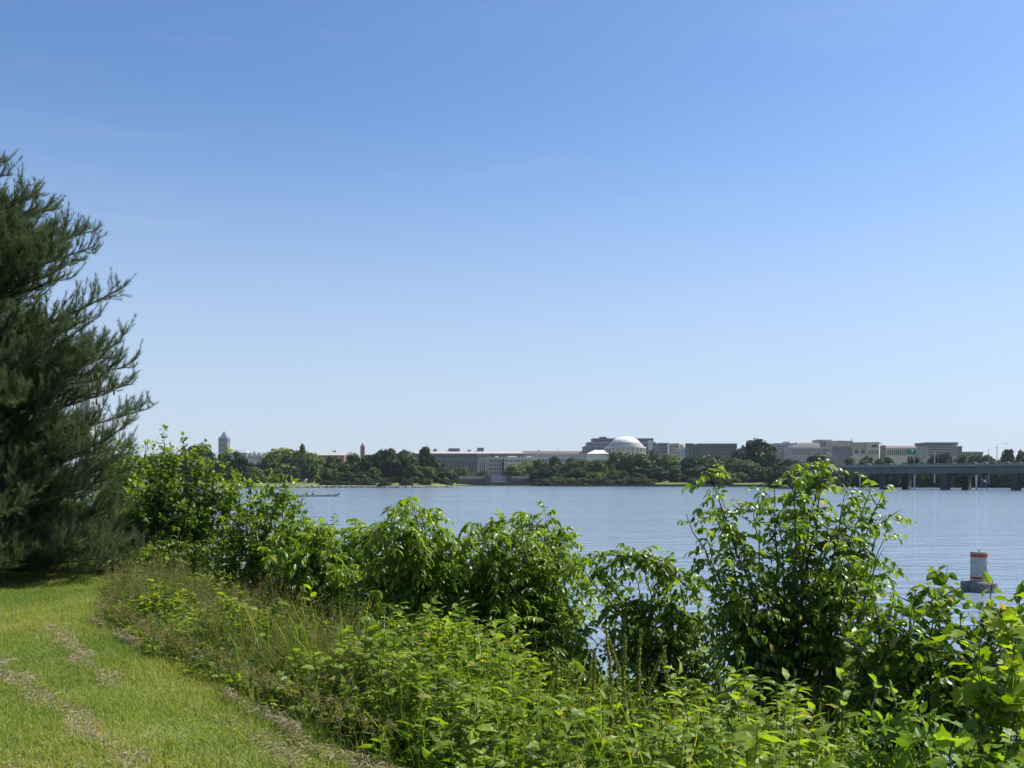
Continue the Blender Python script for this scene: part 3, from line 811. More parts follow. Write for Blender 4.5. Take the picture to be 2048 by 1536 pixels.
p3 = P1 + bd * b_at(1975) + bn * 3
wg = empty('water_gauge', (p3[0], p3[1], 0))
tag(wg, 'white marked water gauge frame standing on a float under the bridge', 'gauge')
mb = MB()
for s_ in (-1, 1): mb.box(s_ * .85 - .09, s_ * .85 + .09, -.09, .09, .3, 4.4)
for zz_ in (1.4, 2.6, 3.8): mb.box(-.76, .76, -.06, .06, zz_, zz_ + .14)
mb.build('frame', M['concrete'], wg)
MB().box(-.2, .75, -.14, -.1, 2.9, 3.6).build('board', M['white'], wg)
MB().box(-1.1, 1.1, -.8, .8, -.3, .3).build('float', M['white'], wg)

# cars on the bridge
def smooth_car():
    c = empty('car', (0, 0, 0))
    prof = [(-2.2, .35), (-2.25, .75), (-2.1, .95), (-1.2, 1.0), (-.75, 1.02), (.2, 1.02), (1.2, .98), (2.1, .82), (2.25, .62), (2.2, .35)]
    def prism(pr, hw, top=1.0):
        n = len(pr)
        V = [(x, -hw, z) for x, z in pr] + [(x, hw, z) for x, z in pr]
        m_ = MB().add(V, [(i, (i + 1) % n, n + (i + 1) % n, n + i) for i in range(n)])
        m_.add(V, [list(range(n))[::-1]]); m_.add(V, [list(range(n, 2 * n))])
        return m_
    body = prism(prof, .88).build('body', PAINT['white'], c)
    prism([(-1.95, 1.003), (-1.35, 1.42), (.15, 1.46), (1.05, 1.003)], .74).build('cabin', M['glass'], c)
    prism([(-1.45, 1.44), (-1.3, 1.50), (.1, 1.53), (.28, 1.46)], .72).build('roof', PAINT['white'], c)
    for x in (-1.4, 1.4):
        for y in (-.82, .82):
            w = MB()
            a = np.linspace(0, 2 * np.pi, 16, endpoint=False)
            V = np.concatenate([np.stack([x + .33 * np.cos(a), np.full(16, y - .11), .33 + .33 * np.sin(a)], -1), np.stack([x + .33 * np.cos(a), np.full(16, y + .11), .33 + .33 * np.sin(a)], -1)])
            w.add(V, [(i, (i + 1) % 16, 16 + (i + 1) % 16, 16 + i) for i in range(16)]); w.add(V, [list(range(16))]); w.add(V, [list(range(16, 32))])
            w.build('wheel', M['tyre'], c)
    return c
car0 = smooth_car()
def copy_thing(root):
    r = root.copy(); COL.objects.link(r)
    for ch in root.children:
        q = ch.copy(); COL.objects.link(q); q.parent = r
    return r
cars = [(1731, 2.5, 'white', 'white car leftmost on the bridge, just beside the right bush'), (1757, 6, 'white', 'white car on the bridge below the tan overhanging block'),
        (1774, 3, 'silver', 'silver car on the bridge left of the green sign'), (1846, 9, 'black', 'black car on the bridge below the red roofed block'), (1938, 5, 'silver', 'silver car on the bridge below the low grey block'),
        (1958, 3, 'white', 'white car on the bridge just left of the two lamp posts'), (2003, 6, 'white', 'white car on the bridge right of the near lamp post'), (2026, 3, 'silver', 'silver car at the right edge of the bridge')]
for i, (px, dy, colr, lab) in enumerate(cars):
    c = car0 if i == 0 else copy_thing(car0)
    t = b_at(px)
    p3 = P1 + bd * t - bn * dy
    c.location = (p3[0], p3[1], 8.424); c.rotation_euler = (0, 0, ang + (math.pi if i % 2 else 0))
    tag(c, lab, 'car', 'cars driving over the highway bridge')
    if colr != 'white':
        for ch in c.children:
            if ch.name.split('.')[0] in ('body', 'roof'):
                ch.material_slots[0].link = 'OBJECT'; ch.material_slots[0].material = PAINT[colr]

# lamp posts on the bridge
for px, ytop, dy, arm, lab in ((1994, 888, 24.2, 3.4, 'taller street lamp with a single arm on the bridge'), (1977.6, 896.5, 40, 3.4, 'shorter looking street lamp behind the taller one')):
    u = (px - CX) / F_PX
    q0 = P1 - bn * dy
    t = (q0[0] - u * q0[1]) / (u * bd[1] - bd[0])
    q = q0 + bd * t
    zt = CAM_Z + (HY - ytop) / F_PX * q[1]
    zb = 8.4 if dy < 30 else Z0
    lp = empty('street_lamp', (q[0], q[1], zb)); tag(lp, lab, 'street lamp', 'street lamps at the bridge')
    h = zt - zb
    MB().tube([(0, 0, 0), (0, 0, h * .5), (0, 0, h)], [.13, .11, .08], 8).build('pole', M['steel'], lp)
    MB().tube([(0, 0, h - .1), (.8, 0, h + .12), (arm - .4, 0, h + .2)], .06, 6).build('arm', M['steel'], lp)
    MB().box(arm - .6, arm + .3, -.15, .15, h + .1, h + .28).build('lamp_head', M['steel'], lp)

# green overhead sign
sx, sy = ray_pt(1822, 440)
sg = empty('road_sign', (sx, sy, Z0)); tag(sg, 'green highway sign with a yellow strip on posts behind the bridge', 'road sign')
def sz(py): return CAM_Z + (HY - py) / F_PX * 440 - Z0
pw = 18.5 / F_PX * 440
pn = MB().box(-pw / 2, pw / 2, 0, .15, sz(909), sz(898.8)).build('sign_panel', M['sign_green'], sg)
MB().lathe([(0, 0), (.42, 0), (.42, .05), (0, .05)], n=16).build('route_marker', M['white'], sg, loc=(.6, -.02, sz(901.3))).rotation_euler = (R(90), 0, 0)
MB().box(-pw / 2 + .2, pw / 2 - .2, 0, .12, sz(913), sz(909.3)).build('exit_strip', M['sign_yellow'], sg)
for x in (-pw * .38, pw * .38):
    MB().box(x - .14, x + .14, .16, .45, 0, sz(899.5)).build('post', M['steel'], sg)
gx_, gy_ = ray_pt(1869, 430)
gp = empty('utility_pole', (gx_, gy_, Z0)); tag(gp, 'grey pole standing right of the green sign behind the bridge', 'pole')
hz = CAM_Z + (HY - 903) / F_PX * 430 - Z0
MB().tube([(0, 0, 0), (0, 0, hz)], [.3, .22], 8).build('mast', M['stone'], gp)
MB().box(-.5, .5, -.1, .1, hz - .7, hz - .45).build('crossarm', M['stone'], gp)

# ------------------------------------------------------------------ far trees
CLUMP = (np.array([(0, -.35, 0), (.35, -.5, .08), (.8, -.3, -.02), (1, .12, -.1), (.6, .5, .06), (.12, .38, .02)], float), [np.array([(0, 1, 4, 5), (1, 2, 3, 4)])])
def crown_mesh(name, lobes, n, mat, leaf=.075, seed=0, thin=0.0):
    """unit crown: lobes = list of (x,y,z,r); leaf clumps through the outer part of each lobe"""
    g = np.random.default_rng(seed)
    lob = np.array(lobes, float)
    w = lob[:, 3] ** 2
    idx = g.choice(len(lob), n, p=w / w.sum())
    d = norm(g.normal(size=(n, 3)))
    r = lob[idx, 3] * (1 - .45 * g.random(n) ** 2) * (1 + .10 * g.normal(size=n))
    pos = lob[idx, :3] + d * r[:, None]
    # ripple so that lobes break into small clumps
    pos += .035 * np.sin(pos[:, [1, 2, 0]] * 19 + g.normal(size=3))
    nrm = norm(d + .55 * g.normal(size=(n, 3)))
    ax = norm(np.cross(nrm, g.normal(size=(n, 3))))
    var = np.clip(.5 + .22 * g.normal(size=n) + .18 * np.sin(idx * 2.4), 0, 1)
    sz_ = leaf * g.uniform(.55, 1.25, n)
    return MB().leaves(CLUMP, pos - ax * sz_[:, None] * .5, ax, nrm, sz_, sz_, var).mesh(name, M[mat])
def lobes_round(seed, n=26, sx=.36, sz=.36, zc=.50, r=(.12, .22)):
    g = np.random.default_rng(seed); out = []
    for i in range(n):
        d = norm(g.normal(size=3)); d[2] = abs(d[2]) if g.random() < .72 else d[2]
        q = g.uniform(.75, 1.0)
        rr = g.uniform(*r)
        out.append((d[0] * sx * q, d[1] * sx * q, zc + d[2] * sz * q, rr))
    out.append((0, 0, zc, .28)); out.append((0, 0, .25, .24))
    return out
def lobes_irregular(seed):
    g = np.random.default_rng(seed); out = []
    for i in range(20):
        a = g.uniform(0, 6.28); z = g.uniform(.1, .92); rad = .45 * math.sin(math.pi * min(1, .28 + z * .68)) * g.uniform(.35, 1.05)
        out.append((rad * math.cos(a), rad * math.sin(a), z, g.uniform(.07, .19)))
    out += [(0, 0, .5, .25), (0, 0, .72, .18)]
    return out
def lobes_tall(seed):
    g = np.random.default_rng(seed); out = []
    for i in range(18):
        z = g.uniform(.15, .95); a = g.uniform(0, 6.28); rad = .32 * (1 - ((z - .45) / .6) ** 2) * g.uniform(.5, 1)
        out.append((rad * math.cos(a), rad * math.sin(a), z, g.uniform(.08, .17)))
    out += [(0, 0, .4, .22), (0, 0, .65, .16)]
    return out
def lobes_spire(seed):
    g = np.random.default_rng(seed); out = []
    for i in range(16):
        z = g.uniform(.1, 1.0); a = g.uniform(0, 6.28); rad = .28 * (1.05 - z) * g.uniform(.6, 1.2)
        out.append((rad * math.cos(a), rad * math.sin(a), z, .04 + .07 * (1 - z)))
    return out
def lobes_bush(seed):
    g = np.random.default_rng(seed); out = []
    for i in range(16):
        a = g.uniform(0, 6.28); q = g.uniform(.2, .42); z = g.uniform(.1, .8) * (1.1 - q)
        out.append((q * math.cos(a), q * math.sin(a), z, g.uniform(.12, .2)))
    return out + [(0, 0, .35, .3)]
CROWNS = {}
for shade in ('dark', 'mid', 'light'):
    for kind, fn, n in (('round', lobes_round, 5200), ('round2', lobes_round, 5200), ('irregular', lobes_irregular, 4600), ('irregular2', lobes_irregular, 4600), ('tall', lobes_tall, 4200), ('bush', lobes_bush, 3200), ('spire', lobes_spire, 1500)):
        if kind == 'spire' and shade != 'light': continue
        sd_ = {'round': 3, 'round2': 8, 'irregular': 14, 'irregular2': 29, 'tall': 5, 'bush': 6, 'spire': 9}[kind]
        CROWNS[kind, shade] = crown_mesh('crown', fn(sd_), n, 'crown_' + shade, seed=sd_, leaf=.07)
def far_trunk(seed):
    g = np.random.default_rng(seed)
    mb = MB().tube([(0, 0, -.03), (.004, 0, .1), (.0, .004, .3), (0, 0, .6)], [.028, .022, .017, .006], 7)
    for i in range(6):
        a = g.uniform(0, 6.28); z = g.uniform(.16, .4); L = g.uniform(.18, .32)
        mb.tube([(0, 0, z), (L * .5 * math.cos(a), L * .5 * math.sin(a), z + L * .5), (L * math.cos(a), L * math.sin(a), z + L * .85)], [.012, .008, .003], 5)
    return mb.mesh('trunk', M['bark'])
TRUNKS = [far_trunk(1), far_trunk(2)]
def far_tree(px, w, ytop, d, kind, shade, label, group=None, ybase=None, name=None, sx=1.0, zb=None):
    x = (px - CX) / F_PX * d
    h = CAM_Z + (HY - ytop) / F_PX * d - (Z0 if zb is None else zb + .1)
    wd = w / F_PX * d
    nat = {'round': 1.0, 'round2': 1.0, 'irregular': 1.0, 'irregular2': 1.0, 'tall': .78, 'bush': 1.0, 'spire': .62}[kind]
    top = {'round': 1.02, 'round2': 1.02, 'irregular': 1.04, 'irregular2': 1.04, 'tall': 1.04, 'bush': .95, 'spire': 1.04}[kind]
    t = empty(name or {'bush': 'bush', 'spire': 'conifer'}.get(kind, 'tree'), (x, d, Z0 - .1 if zb is None else zb), rng.uniform(0, 6.28))
    h = h / top
    t.scale = (wd * 1.12 / nat, wd * 1.12 / nat, h)
    tag(t, label, 'bush' if kind == 'bush' else 'tree', group or 'trees on the far bank')
    child('crown', CROWNS[kind, shade], t)
    if kind != 'bush' or True:
        child('trunk', TRUNKS[int(rng.integers(2))], t)
    return t
FT = [
 # left bank
 (250, 90, 905, 560, 'round', 'dark', 'dark tree far left on the far bank, half hidden behind the pine'),
 (318, 70, 912, 540, 'round2', 'mid', 'mid green tree below the low blue grey block'),
 (356, 50, 908, 520, 'irregular', 'dark', 'dark tree peeping above the left bush top'),
 (400, 62, 884, 520, 'round', 'dark', 'tall dark round tree just left of the pyramid tower'),
 (450, 52, 905, 505, 'irregular', 'dark', 'dark tree covering the foot of the pyramid tower'),
 (481, 50, 903, 495, 'irregular2', 'dark', 'dark layered tree in front of the slate roofed hall'),
 (513, 44, 924, 485, 'bush', 'mid', 'low grey green tree below the dormered hall'),
 (540, 40, 914, 505, 'round2', 'dark', 'dark tree at the left foot of the pale wide tree'),
 (566, 84, 892, 520, 'round', 'light', 'broad pale green tree left of the bare topped one'),
 (618, 66, 900, 500, 'round2', 'light', 'pale yellow green tree right of the bare topped one'),
 (606, 26, 879, 492, 'spire', 'light', 'thin bare topped tree standing up from the pale green pair'),
 (553, 26, 934, 480, 'tall', 'mid', 'small tree on the grass under the broad pale tree'),
 (585, 28, 936, 482, 'tall', 'dark', 'small dark tree under the bare topped tree'),
 (668, 50, 911, 515, 'irregular', 'dark', 'dark tree under the brick hall'),
 (705, 56, 908, 525, 'irregular2', 'mid', 'mid green spreading tree left of the red tower foot'),
 (738, 50, 908, 520, 'irregular', 'dark', 'dark tree under the red tower'),
 (660, 34, 934, 480, 'tall', 'mid', 'small mid green tree at left of the low round ones'),
 (683, 38, 938, 476, 'bush', 'mid', 'low round tree between two others below the brick hall'),
 (718, 62, 936, 474, 'bush', 'dark', 'low wide dark tree at the water edge below the red tower'),
 (750, 28, 932, 478, 'tall', 'mid', 'slim mid green tree at the left side of the big dark round tree'),
 (775, 62, 893, 496, 'round', 'dark', 'big dark round tree, left one of a touching pair'),
 (804, 54, 899, 500, 'round2', 'dark', 'big dark round tree, right one of a touching pair'),
 (851, 42, 892, 520, 'irregular', 'dark', 'dark upright tree in front of the wide colonnaded building'),
 (827, 34, 926, 480, 'tall', 'mid', 'mid green tree beneath the touching dark pair'),
 (853, 34, 930, 478, 'tall', 'light', 'light green rounded tree below the dark upright tree'),
 (869, 24, 932, 482, 'tall', 'mid', 'slim tree right of the light green rounded tree'),
 (892, 38, 938, 486, 'round2', 'dark', 'dark tree at the tip of the left bank'),
 (907, 22, 946, 492, 'bush', 'dark', 'small dark bush at the tip of the left bank'),
 (922, 34, 932, 640, 'round', 'mid', 'grey green tree behind the left balustrade'),
 (902, 30, 938, 650, 'irregular', 'mid', 'grey green tree below the colonnade'),
 (946, 24, 944, 645, 'bush', 'dark', 'low dark bush behind the left balustrade'),
 (964, 26, 940, 660, 'round2', 'dark', 'small dark tree under the pale pilasters'),
 # right of the inlet
 (1030, 44, 928, 650, 'round', 'light', 'light green tree right of the right gate pier'),
 (1052, 46, 922, 665, 'round2', 'light', 'light green tree sloping up under the white annex'),
 (1078, 40, 918, 640, 'irregular', 'mid', 'mid green tree at the right end of the white annex'),
 (1050, 34, 940, 612, 'bush', 'dark', 'dark bush behind the right balustrade'),
 (1075, 40, 938, 585, 'irregular2', 'dark', 'dark tree at the right end of the inlet bridge'),
 (1108, 42, 912, 610, 'irregular', 'dark', 'dark broken topped tree under the long red roof'),
 (1096, 44, 932, 575, 'round2', 'dark', 'dark lower tree in front of the broken topped one'),
 (1136, 44, 922, 600, 'irregular2', 'mid', 'mid green tree under the right half of the long red roof'),
 (1128, 40, 940, 565, 'bush', 'dark', 'low dark tree on the sea wall below the long red roof'),
 (1166, 46, 917, 605, 'round', 'mid', 'mid green tree under the left end of the portico'),
 (1160, 44, 936, 560, 'round2', 'dark', 'dark low tree on the sea wall left of the portico'),
 (1197, 42, 919, 600, 'round2', 'mid', 'mid green round tree under the portico'),
 (1197, 44, 938, 556, 'bush', 'mid', 'low olive tree on the sea wall under the portico'),
 (1232, 44, 903, 620, 'irregular', 'mid', 'mid green tree at the left foot of the dome'),
 (1270, 76, 902, 575, 'round', 'dark', 'wide dark tree right below the dome'),
 (1240, 44, 934, 553, 'bush', 'mid', 'low light topped tree below the dome'),
 (1278, 44, 940, 550, 'bush', 'dark', 'low dark tree in front of the wide dark one'),
 (1312, 46, 902, 605, 'irregular2', 'dark', 'dark tree under the right end of the terraced building'),
 (1342, 46, 908, 600, 'round2', 'mid', 'mid green tree under the pink office block'),
 (1316, 46, 932, 560, 'round', 'dark', 'dark rounded lower tree left of the bright grass strip'),
 (1376, 46, 914, 590, 'irregular', 'dark', 'dark tree under the white stepped block'),
 (1352, 44, 930, 570, 'irregular2', 'dark', 'dark tree above the bright grass strip'),
 (1408, 56, 906, 585, 'round', 'mid', 'mid green tree in front of the round cornered building'),
 (1394, 50, 930, 558, 'round2', 'dark', 'dark lower tree right of the bright grass strip'),
 (1440, 52, 912, 590, 'round2', 'dark', 'dark tree under the right half of the round cornered building'),
 (1434, 60, 922, 555, 'round', 'dark', 'dark domed tree left of the tallest tree'),
 (1486, 72, 916, 545, 'round2', 'mid', 'domed mid green tree at the left foot of the tallest tree'),
 (1468, 40, 938, 530, 'bush', 'mid', 'low tree on the grass below the domed mid green one'),
 (1512, 88, 877, 580, 'irregular', 'dark', 'tallest dark tree with an uneven top right of the round cornered building'),
 (1488, 56, 893, 590, 'irregular2', 'dark', 'dark shoulder tree left of the tallest one'),
 (1542, 46, 890, 570, 'irregular2', 'dark', 'dark tree at the right side of the tallest one'),
 (1530, 60, 925, 535, 'bush', 'dark', 'dark thicket tree below the tallest one'),
 (1560, 40, 928, 500, 'round', 'dark', 'dark tree where the bridge meets the bank'),
 # behind the bridge
 (1600, 50, 918, 560, 'bush', 'dark', 'dark tree hidden behind the top of the right bush'),
 (1638, 54, 905, 600, 'round', 'dark', 'dark round tree below the pale wide hall'),
 (1672, 40, 917, 580, 'bush', 'mid', 'low tree left of the hedge of trees behind the bridge'),
 (1700, 42, 914, 600, 'irregular', 'mid', 'mid green tree below the tan block'),
 (1733, 42, 912, 590, 'irregular2', 'mid', 'mid green tree below the tan overhanging block'),
 (1768, 44, 914, 600, 'round2', 'mid', 'mid green tree left of the green sign'),
 (1798, 36, 917, 585, 'bush', 'mid', 'low tree at the left post of the green sign'),
 (1828, 44, 911, 620, 'irregular', 'dark', 'dark tree directly behind the green sign'),
 (1846, 36, 916, 590, 'bush', 'mid', 'low tree between the green sign and the grey pole'),
 (1884, 52, 901, 600, 'round', 'dark', 'dark round tree in front of the grid fronted block'),
 (1920, 40, 908, 610, 'irregular2', 'mid', 'mid green tree under the glass wing of the grid fronted block'),
 (1950, 42, 910, 600, 'irregular', 'mid', 'mid green tree below the low grey block'),
 (1980, 40, 909, 590, 'round2', 'mid', 'mid green tree between the feet of the two lamps'),
 (2016, 38, 897, 610, 'irregular', 'dark', 'dark ragged tree right of the taller lamp'),
 (2046, 40, 901, 600, 'irregular2', 'dark', 'dark tree at the right edge above the bridge'),
 (2006, 44, 914, 570, 'bush', 'mid', 'low tree under the ragged one right of the lamps'),
]
for a in FT:
    far_tree(*a)
HID = 'dark tree half hidden behind the front trees of the far bank'
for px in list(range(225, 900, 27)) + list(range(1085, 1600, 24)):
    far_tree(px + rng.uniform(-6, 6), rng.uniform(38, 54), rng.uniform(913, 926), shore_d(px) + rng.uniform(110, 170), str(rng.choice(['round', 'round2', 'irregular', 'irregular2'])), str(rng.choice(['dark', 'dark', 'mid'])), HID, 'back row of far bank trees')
SHR = 'low dark shrub along the foot of the far bank trees'
for px in list(range(640, 900, 19)) + list(range(1090, 1300, 17)) + list(range(1385, 1470, 19)):
    far_tree(px + rng.uniform(-6, 6), rng.uniform(18, 30), rng.uniform(948, 957), shore_d(px) + rng.uniform(14, 40), 'bush', str(rng.choice(['dark', 'dark', 'mid'])), SHR, 'low shrubs on the far bank')
BEH = 'low dark tree on the bank seen under and above the bridge deck'
for px in range(1600, 2110, 17):
    far_tree(px + rng.uniform(-5, 5), rng.uniform(32, 46), rng.uniform(918, 932), shore_d(px) + rng.uniform(8, 30), 'bush', str(rng.choice(['dark', 'dark', 'mid'])), BEH, 'bank trees behind the bridge')
UND = 'dark bush added at the water edge to darken the gap under the bridge'  # added row, stands in for the dark shade below the deck
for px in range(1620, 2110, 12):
    far_tree(px + rng.uniform(-3, 3), rng.uniform(30, 38), rng.uniform(930, 938), shore_d(px) + rng.uniform(1, 3), 'bush', 'dark', UND, 'waterside bushes added to darken under the bridge', zb=.1)
EDG = 'dark bush hanging over the sea wall of the far bank'
for px in list(range(1074, 1296, 13)) + list(range(1384, 1456, 13)):
    far_tree(px + rng.uniform(-4, 4), rng.uniform(20, 30), rng.uniform(949, 957), shore_d(px) + rng.uniform(2.5, 6), 'bush', str(rng.choice(['dark', 'dark', 'mid'])), EDG, 'bushes along the sea wall', zb=.9)
LED = 'dark low bush on the boulders of the left far bank'
for px in list(range(650, 690, 12)) + list(range(702, 748, 13)) + [770, 812, 850, 895]:
    far_tree(px + rng.uniform(-3, 3), rng.uniform(18, 28), rng.uniform(953, 961), shore_d(px) + rng.uniform(3, 7), 'bush', 'dark', LED, 'bushes on the left far bank', zb=.9)
ABT = 'dark tree at the left end of the bridge behind the tall right bush'
for px in range(1552, 1640, 14):
    far_tree(px, 34, rng.uniform(918, 930), 404 - max(0, px - 1600) * .5 + rng.uniform(-1, 3), 'bush', 'dark', ABT, 'trees at the bridge end', zb=.2)

# ================================================================== canoe with paddlers
cd = 207.0
cx_, cy_ = (618 - CX) / F_PX * cd, cd
cn = empty('canoe', (cx_, cy_, 0.0), R(3)); tag(cn, 'long slim pale canoe with upturned bow on the river', 'canoe')
Lh = 13.2
ts = np.linspace(-1, 1, 33)
rings = []
for t in ts:
    x = t * Lh / 2
    hw = .27 * max(0.02, (1 - abs(t) ** 2.6)) + .01
    zt = .34 + .42 * max(0, (abs(t) - .72) / .28) ** 1.8
    zk = -.16 + .5 * max(0, (abs(t) - .72) / .28) ** 2
    a = np.linspace(math.pi, 2 * math.pi, 11)
    rings.append(np.stack([np.full(11, x), hw * np.cos(a), zt + (zt - zk) * np.sin(a)], -1))
rings = np.array(rings)
def ring_faces(nr_, k):
    i = np.arange(nr_ - 1)[:, None] * k + np.arange(k - 1)[None]
    return np.stack([i, i + 1, i + k + 1, i + k], -1).reshape(-1, 4)
MB().add(rings, ring_faces(33, 11)).build('hull', M['canoe'], cn, smooth=True)
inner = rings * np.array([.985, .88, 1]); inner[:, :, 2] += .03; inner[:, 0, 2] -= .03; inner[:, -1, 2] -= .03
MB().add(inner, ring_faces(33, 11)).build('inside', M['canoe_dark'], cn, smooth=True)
gw = MB()
for s_ in (0, 10):
    gw.tube(rings[:, s_], .025, 5)
gw.build('gunwale', M['canoe_dark'], cn)
for x in (-4, -2.4, -.8, .8, 2.4, 4.1):
    MB().box(x - .13, x + .13, -.22, .22, .2, .235).build('seat', M['wood'], cn)

def skin_body(name, pts, edges, radii, mat, parent=None, loc=(0, 0, 0), rz=0):
    me = bpy.data.meshes.new(name)
    me.from_pydata(pts, edges, []); me.update()
    me.materials.append(mat)
    o = bpy.data.objects.new(name, me); COL.objects.link(o)
    if parent: o.parent = parent
    o.location = loc; o.rotation_euler = (0, 0, rz)
    md = o.modifiers.new('Skin', 'SKIN')
    sv = me.skin_vertices[0].data
    for i, r_ in enumerate(radii):
        sv[i].radius = (r_, r_) if not isinstance(r_, tuple) else r_
    sv[0].use_root = True
    ss = o.modifiers.new('Subdivision', 'SUBSURF'); ss.levels = 2; ss.render_levels = 2
    return o
def paddler(x, lean, lab, plab, shirt, hair, side):
    base = (cx_ + x * math.cos(R(3)), cy_ + x * math.sin(R(3)), .235)
    p = empty('person', base, R(3)); tag(p, lab, 'person', 'paddlers in the canoe')
    l = lean
    P = [(0, 0, .1), (.05 + l * .3, 0, .3), (.06 + l * .75, 0, .52), (.08 + l, 0, .66), (.12 + l * 1.05, 0, .75), (.13 + l * 1.1, 0, .86),
         (.08 + l * .7, .18, .54), (.26 + l, .2 * side + .06, .40), (.46 + l, .26 * side + .02, .38),
         (.08 + l * .7, -.18, .54), (.26 + l, .2 * side - .06, .60), (.42 + l, .26 * side - .03, .78),
         (.22, .1, .12), (.5, .1, .30), (.78, .1, .02), (.90, .1, .02), (.22, -.1, .12), (.5, -.1, .30), (.78, -.1, .02), (.90, -.1, .02)]
    E = [(0, 1), (1, 2), (2, 3), (3, 4), (4, 5), (2, 6), (6, 7), (7, 8), (2, 9), (9, 10), (10, 11), (0, 12), (12, 13), (13, 14), (14, 15), (0, 16), (16, 17), (17, 18), (18, 19)]
    rr = [.15, .135, .15, .06, .085, .075, .06, .042, .035, .06, .042, .035, .085, .065, .045, .04, .085, .065, .045, .04]
    skin_body('body', P, E, rr, M['skin'], p)
    q = lambda v: tuple(v)
    SP = [P[0], P[1], P[2], (P[3][0], 0, .60), P[6], tuple((np.array(P[6]) + np.array(P[7])) / 2), P[9], tuple((np.array(P[9]) + np.array(P[10])) / 2)]
    skin_body('shirt', SP, [(0, 1), (1, 2), (2, 3), (2, 4), (4, 5), (2, 6), (6, 7)], [.165, .155, .17, .09, .078, .062, .078, .062], M[shirt], p)
    hp = MB(); a0 = P[5]
    hp.lathe([(.085, -.02), (.1, .03), (.085, .085), (.04, .12), (0, .125)], n=14)
    hp.build('hair' if hair == 'cloth_dark' else 'cap', M[hair], p, smooth=True, loc=(a0[0] - .01, a0[1], a0[2]))
    pd = empty('paddle', (base[0], base[1], base[2]), R(3)); tag(pd, plab, 'paddle', 'paddles held by the canoe crew')
    A = np.array(P[11]); B = np.array(P[8]); ax = norm(B - A)
    tip = A + ax * 1.0
    MB().tube([A - ax * .05, tip], .016, 6).build('shaft', M['wood'], pd)
    bl = MB(); sv_ = norm(np.cross(ax, [1, 0, 0]))
    c0, c1, c2 = tip, tip + ax * .2, tip + ax * .42
    th = np.array([.012, 0, 0])
    V = []
    for c, w in ((c0, .03), (c1, .12), (c2, .09)):
        V += [c - sv_ * w - th, c + sv_ * w - th, c + sv_ * w + th, c - sv_ * w + th]
    F = []
    for i in range(2):
        for j in range(4): F.append((i * 4 + j, i * 4 + (j + 1) % 4, i * 4 + 4 + (j + 1) % 4, i * 4 + 4 + j))
    F += [(3, 2, 1, 0), (8, 9, 10, 11)]
    bl.add(V, F); bl.build('blade', M['wood'], pd)
s9 = F_PX / cd
paddler((611.5 - 618) / s9, .12, 'person in dark clothes paddling upright, nearest the stern', 'paddle held by the person in dark clothes', 'cloth_dark', 'cloth_dark', -1)
paddler((623.5 - 618) / s9, .26, 'person in blue grey bent forward paddling in the middle', 'paddle held by the bent person in blue grey', 'cloth_blue', 'cloth_dark', 1)
paddler((656 - 618) / s9, .14, 'person in a white shirt paddling alone near the bow', 'paddle held by the person in white', 'cloth_white', 'cloth_white', -1)
# wake line trailing across the river
wk = MB()
xs = np.linspace(cx_ + 5.5, cx_ + 60, 120)
yy = cd + .4 * np.sin(xs * .25) + .25 * np.sin(xs * .9)
pr = []
for off, h in ((-.55, .004), (-.25, .008), (0, .010), (.25, .008), (.55, .004)):
    pr.append(np.stack([xs, yy + off, np.full_like(xs, h) * (1 + .3 * np.sin(xs * 1.7)) + .002], -1))
pr = np.array(pr).transpose(1, 0, 2)
tag(wk.add(pr, ring_faces(120, 5)).build('wake', M['wake'], smooth=True), 'thin dark wake line across the water right of the canoe', 'wake', kind='stuff')

# ================================================================== buoy
bx, by = (1958 - CX) / F_PX * 30.8, 30.8
bo = empty('buoy', (bx, by, 0)); tag(bo, 'white can buoy with orange bands on a dark float collar', 'buoy')
MB().lathe([(0, .319), (.258, .319), (.258, 1.25)], n=40).build('can', M['buoy_white'], bo, smooth=False)
for z0, z1 in ((1.108, 1.217), (.405, .475)):
    MB().lathe([(.2605, z0), (.2605, z1)], n=40).build('orange_band', M['buoy_orange'], bo)
MB().lathe([(0, -.25), (.50, -.25), (.548, -.2), (.548, .27), (.52, .315), (.2, .317)], n=40).build('float_collar', M['buoy_collar'], bo)
MB().lathe([(.258, 1.2505), (.261, 1.252), (.25, 1.272), (0, 1.272)], n=40).build('cap', M['buoy_collar'], bo)  # lid darkened in colour so the top does not show sunlit white
dm = MB()
a0 = math.atan2(-math.cos(R(81 + 0)), math.sin(R(81))) + math.atan2(-bx, by) * 0
view = math.atan2(-by, -bx)
ac = view + R(81)
for i in range(4):
    c = [(0, .19), (.19, 0), (0, -.19), (-.19, 0)]
    (u0, v0), (u1, v1) = c[i], c[(i + 1) % 4]
    ring = []
    for k_ in range(7):
        f = k_ / 6
        for sc in (1.0, .76):
            u, v = (u0 + (u1 - u0) * f) * sc, (v0 + (v1 - v0) * f) * sc
            ring.append((.261 * math.cos(ac + u / .261), .261 * math.sin(ac + u / .261), .79 + v))
    dm.add(ring, [(2 * q_, 2 * q_ + 1, 2 * q_ + 3, 2 * q_ + 2) for q_ in range(6)])
dm.build('diamond_mark', M['buoy_orange'], bo)
th_ = np.linspace(0, 2 * np.pi, 21)
MB().tube(np.stack([.045 * np.cos(th_), 0 * th_, 1.335 + .045 * np.sin(th_)], -1), .012, 6).tube([(0, 0, 1.265), (0, 0, 1.30)], .02, 8).build('lifting_eye', M['steel'], bo)

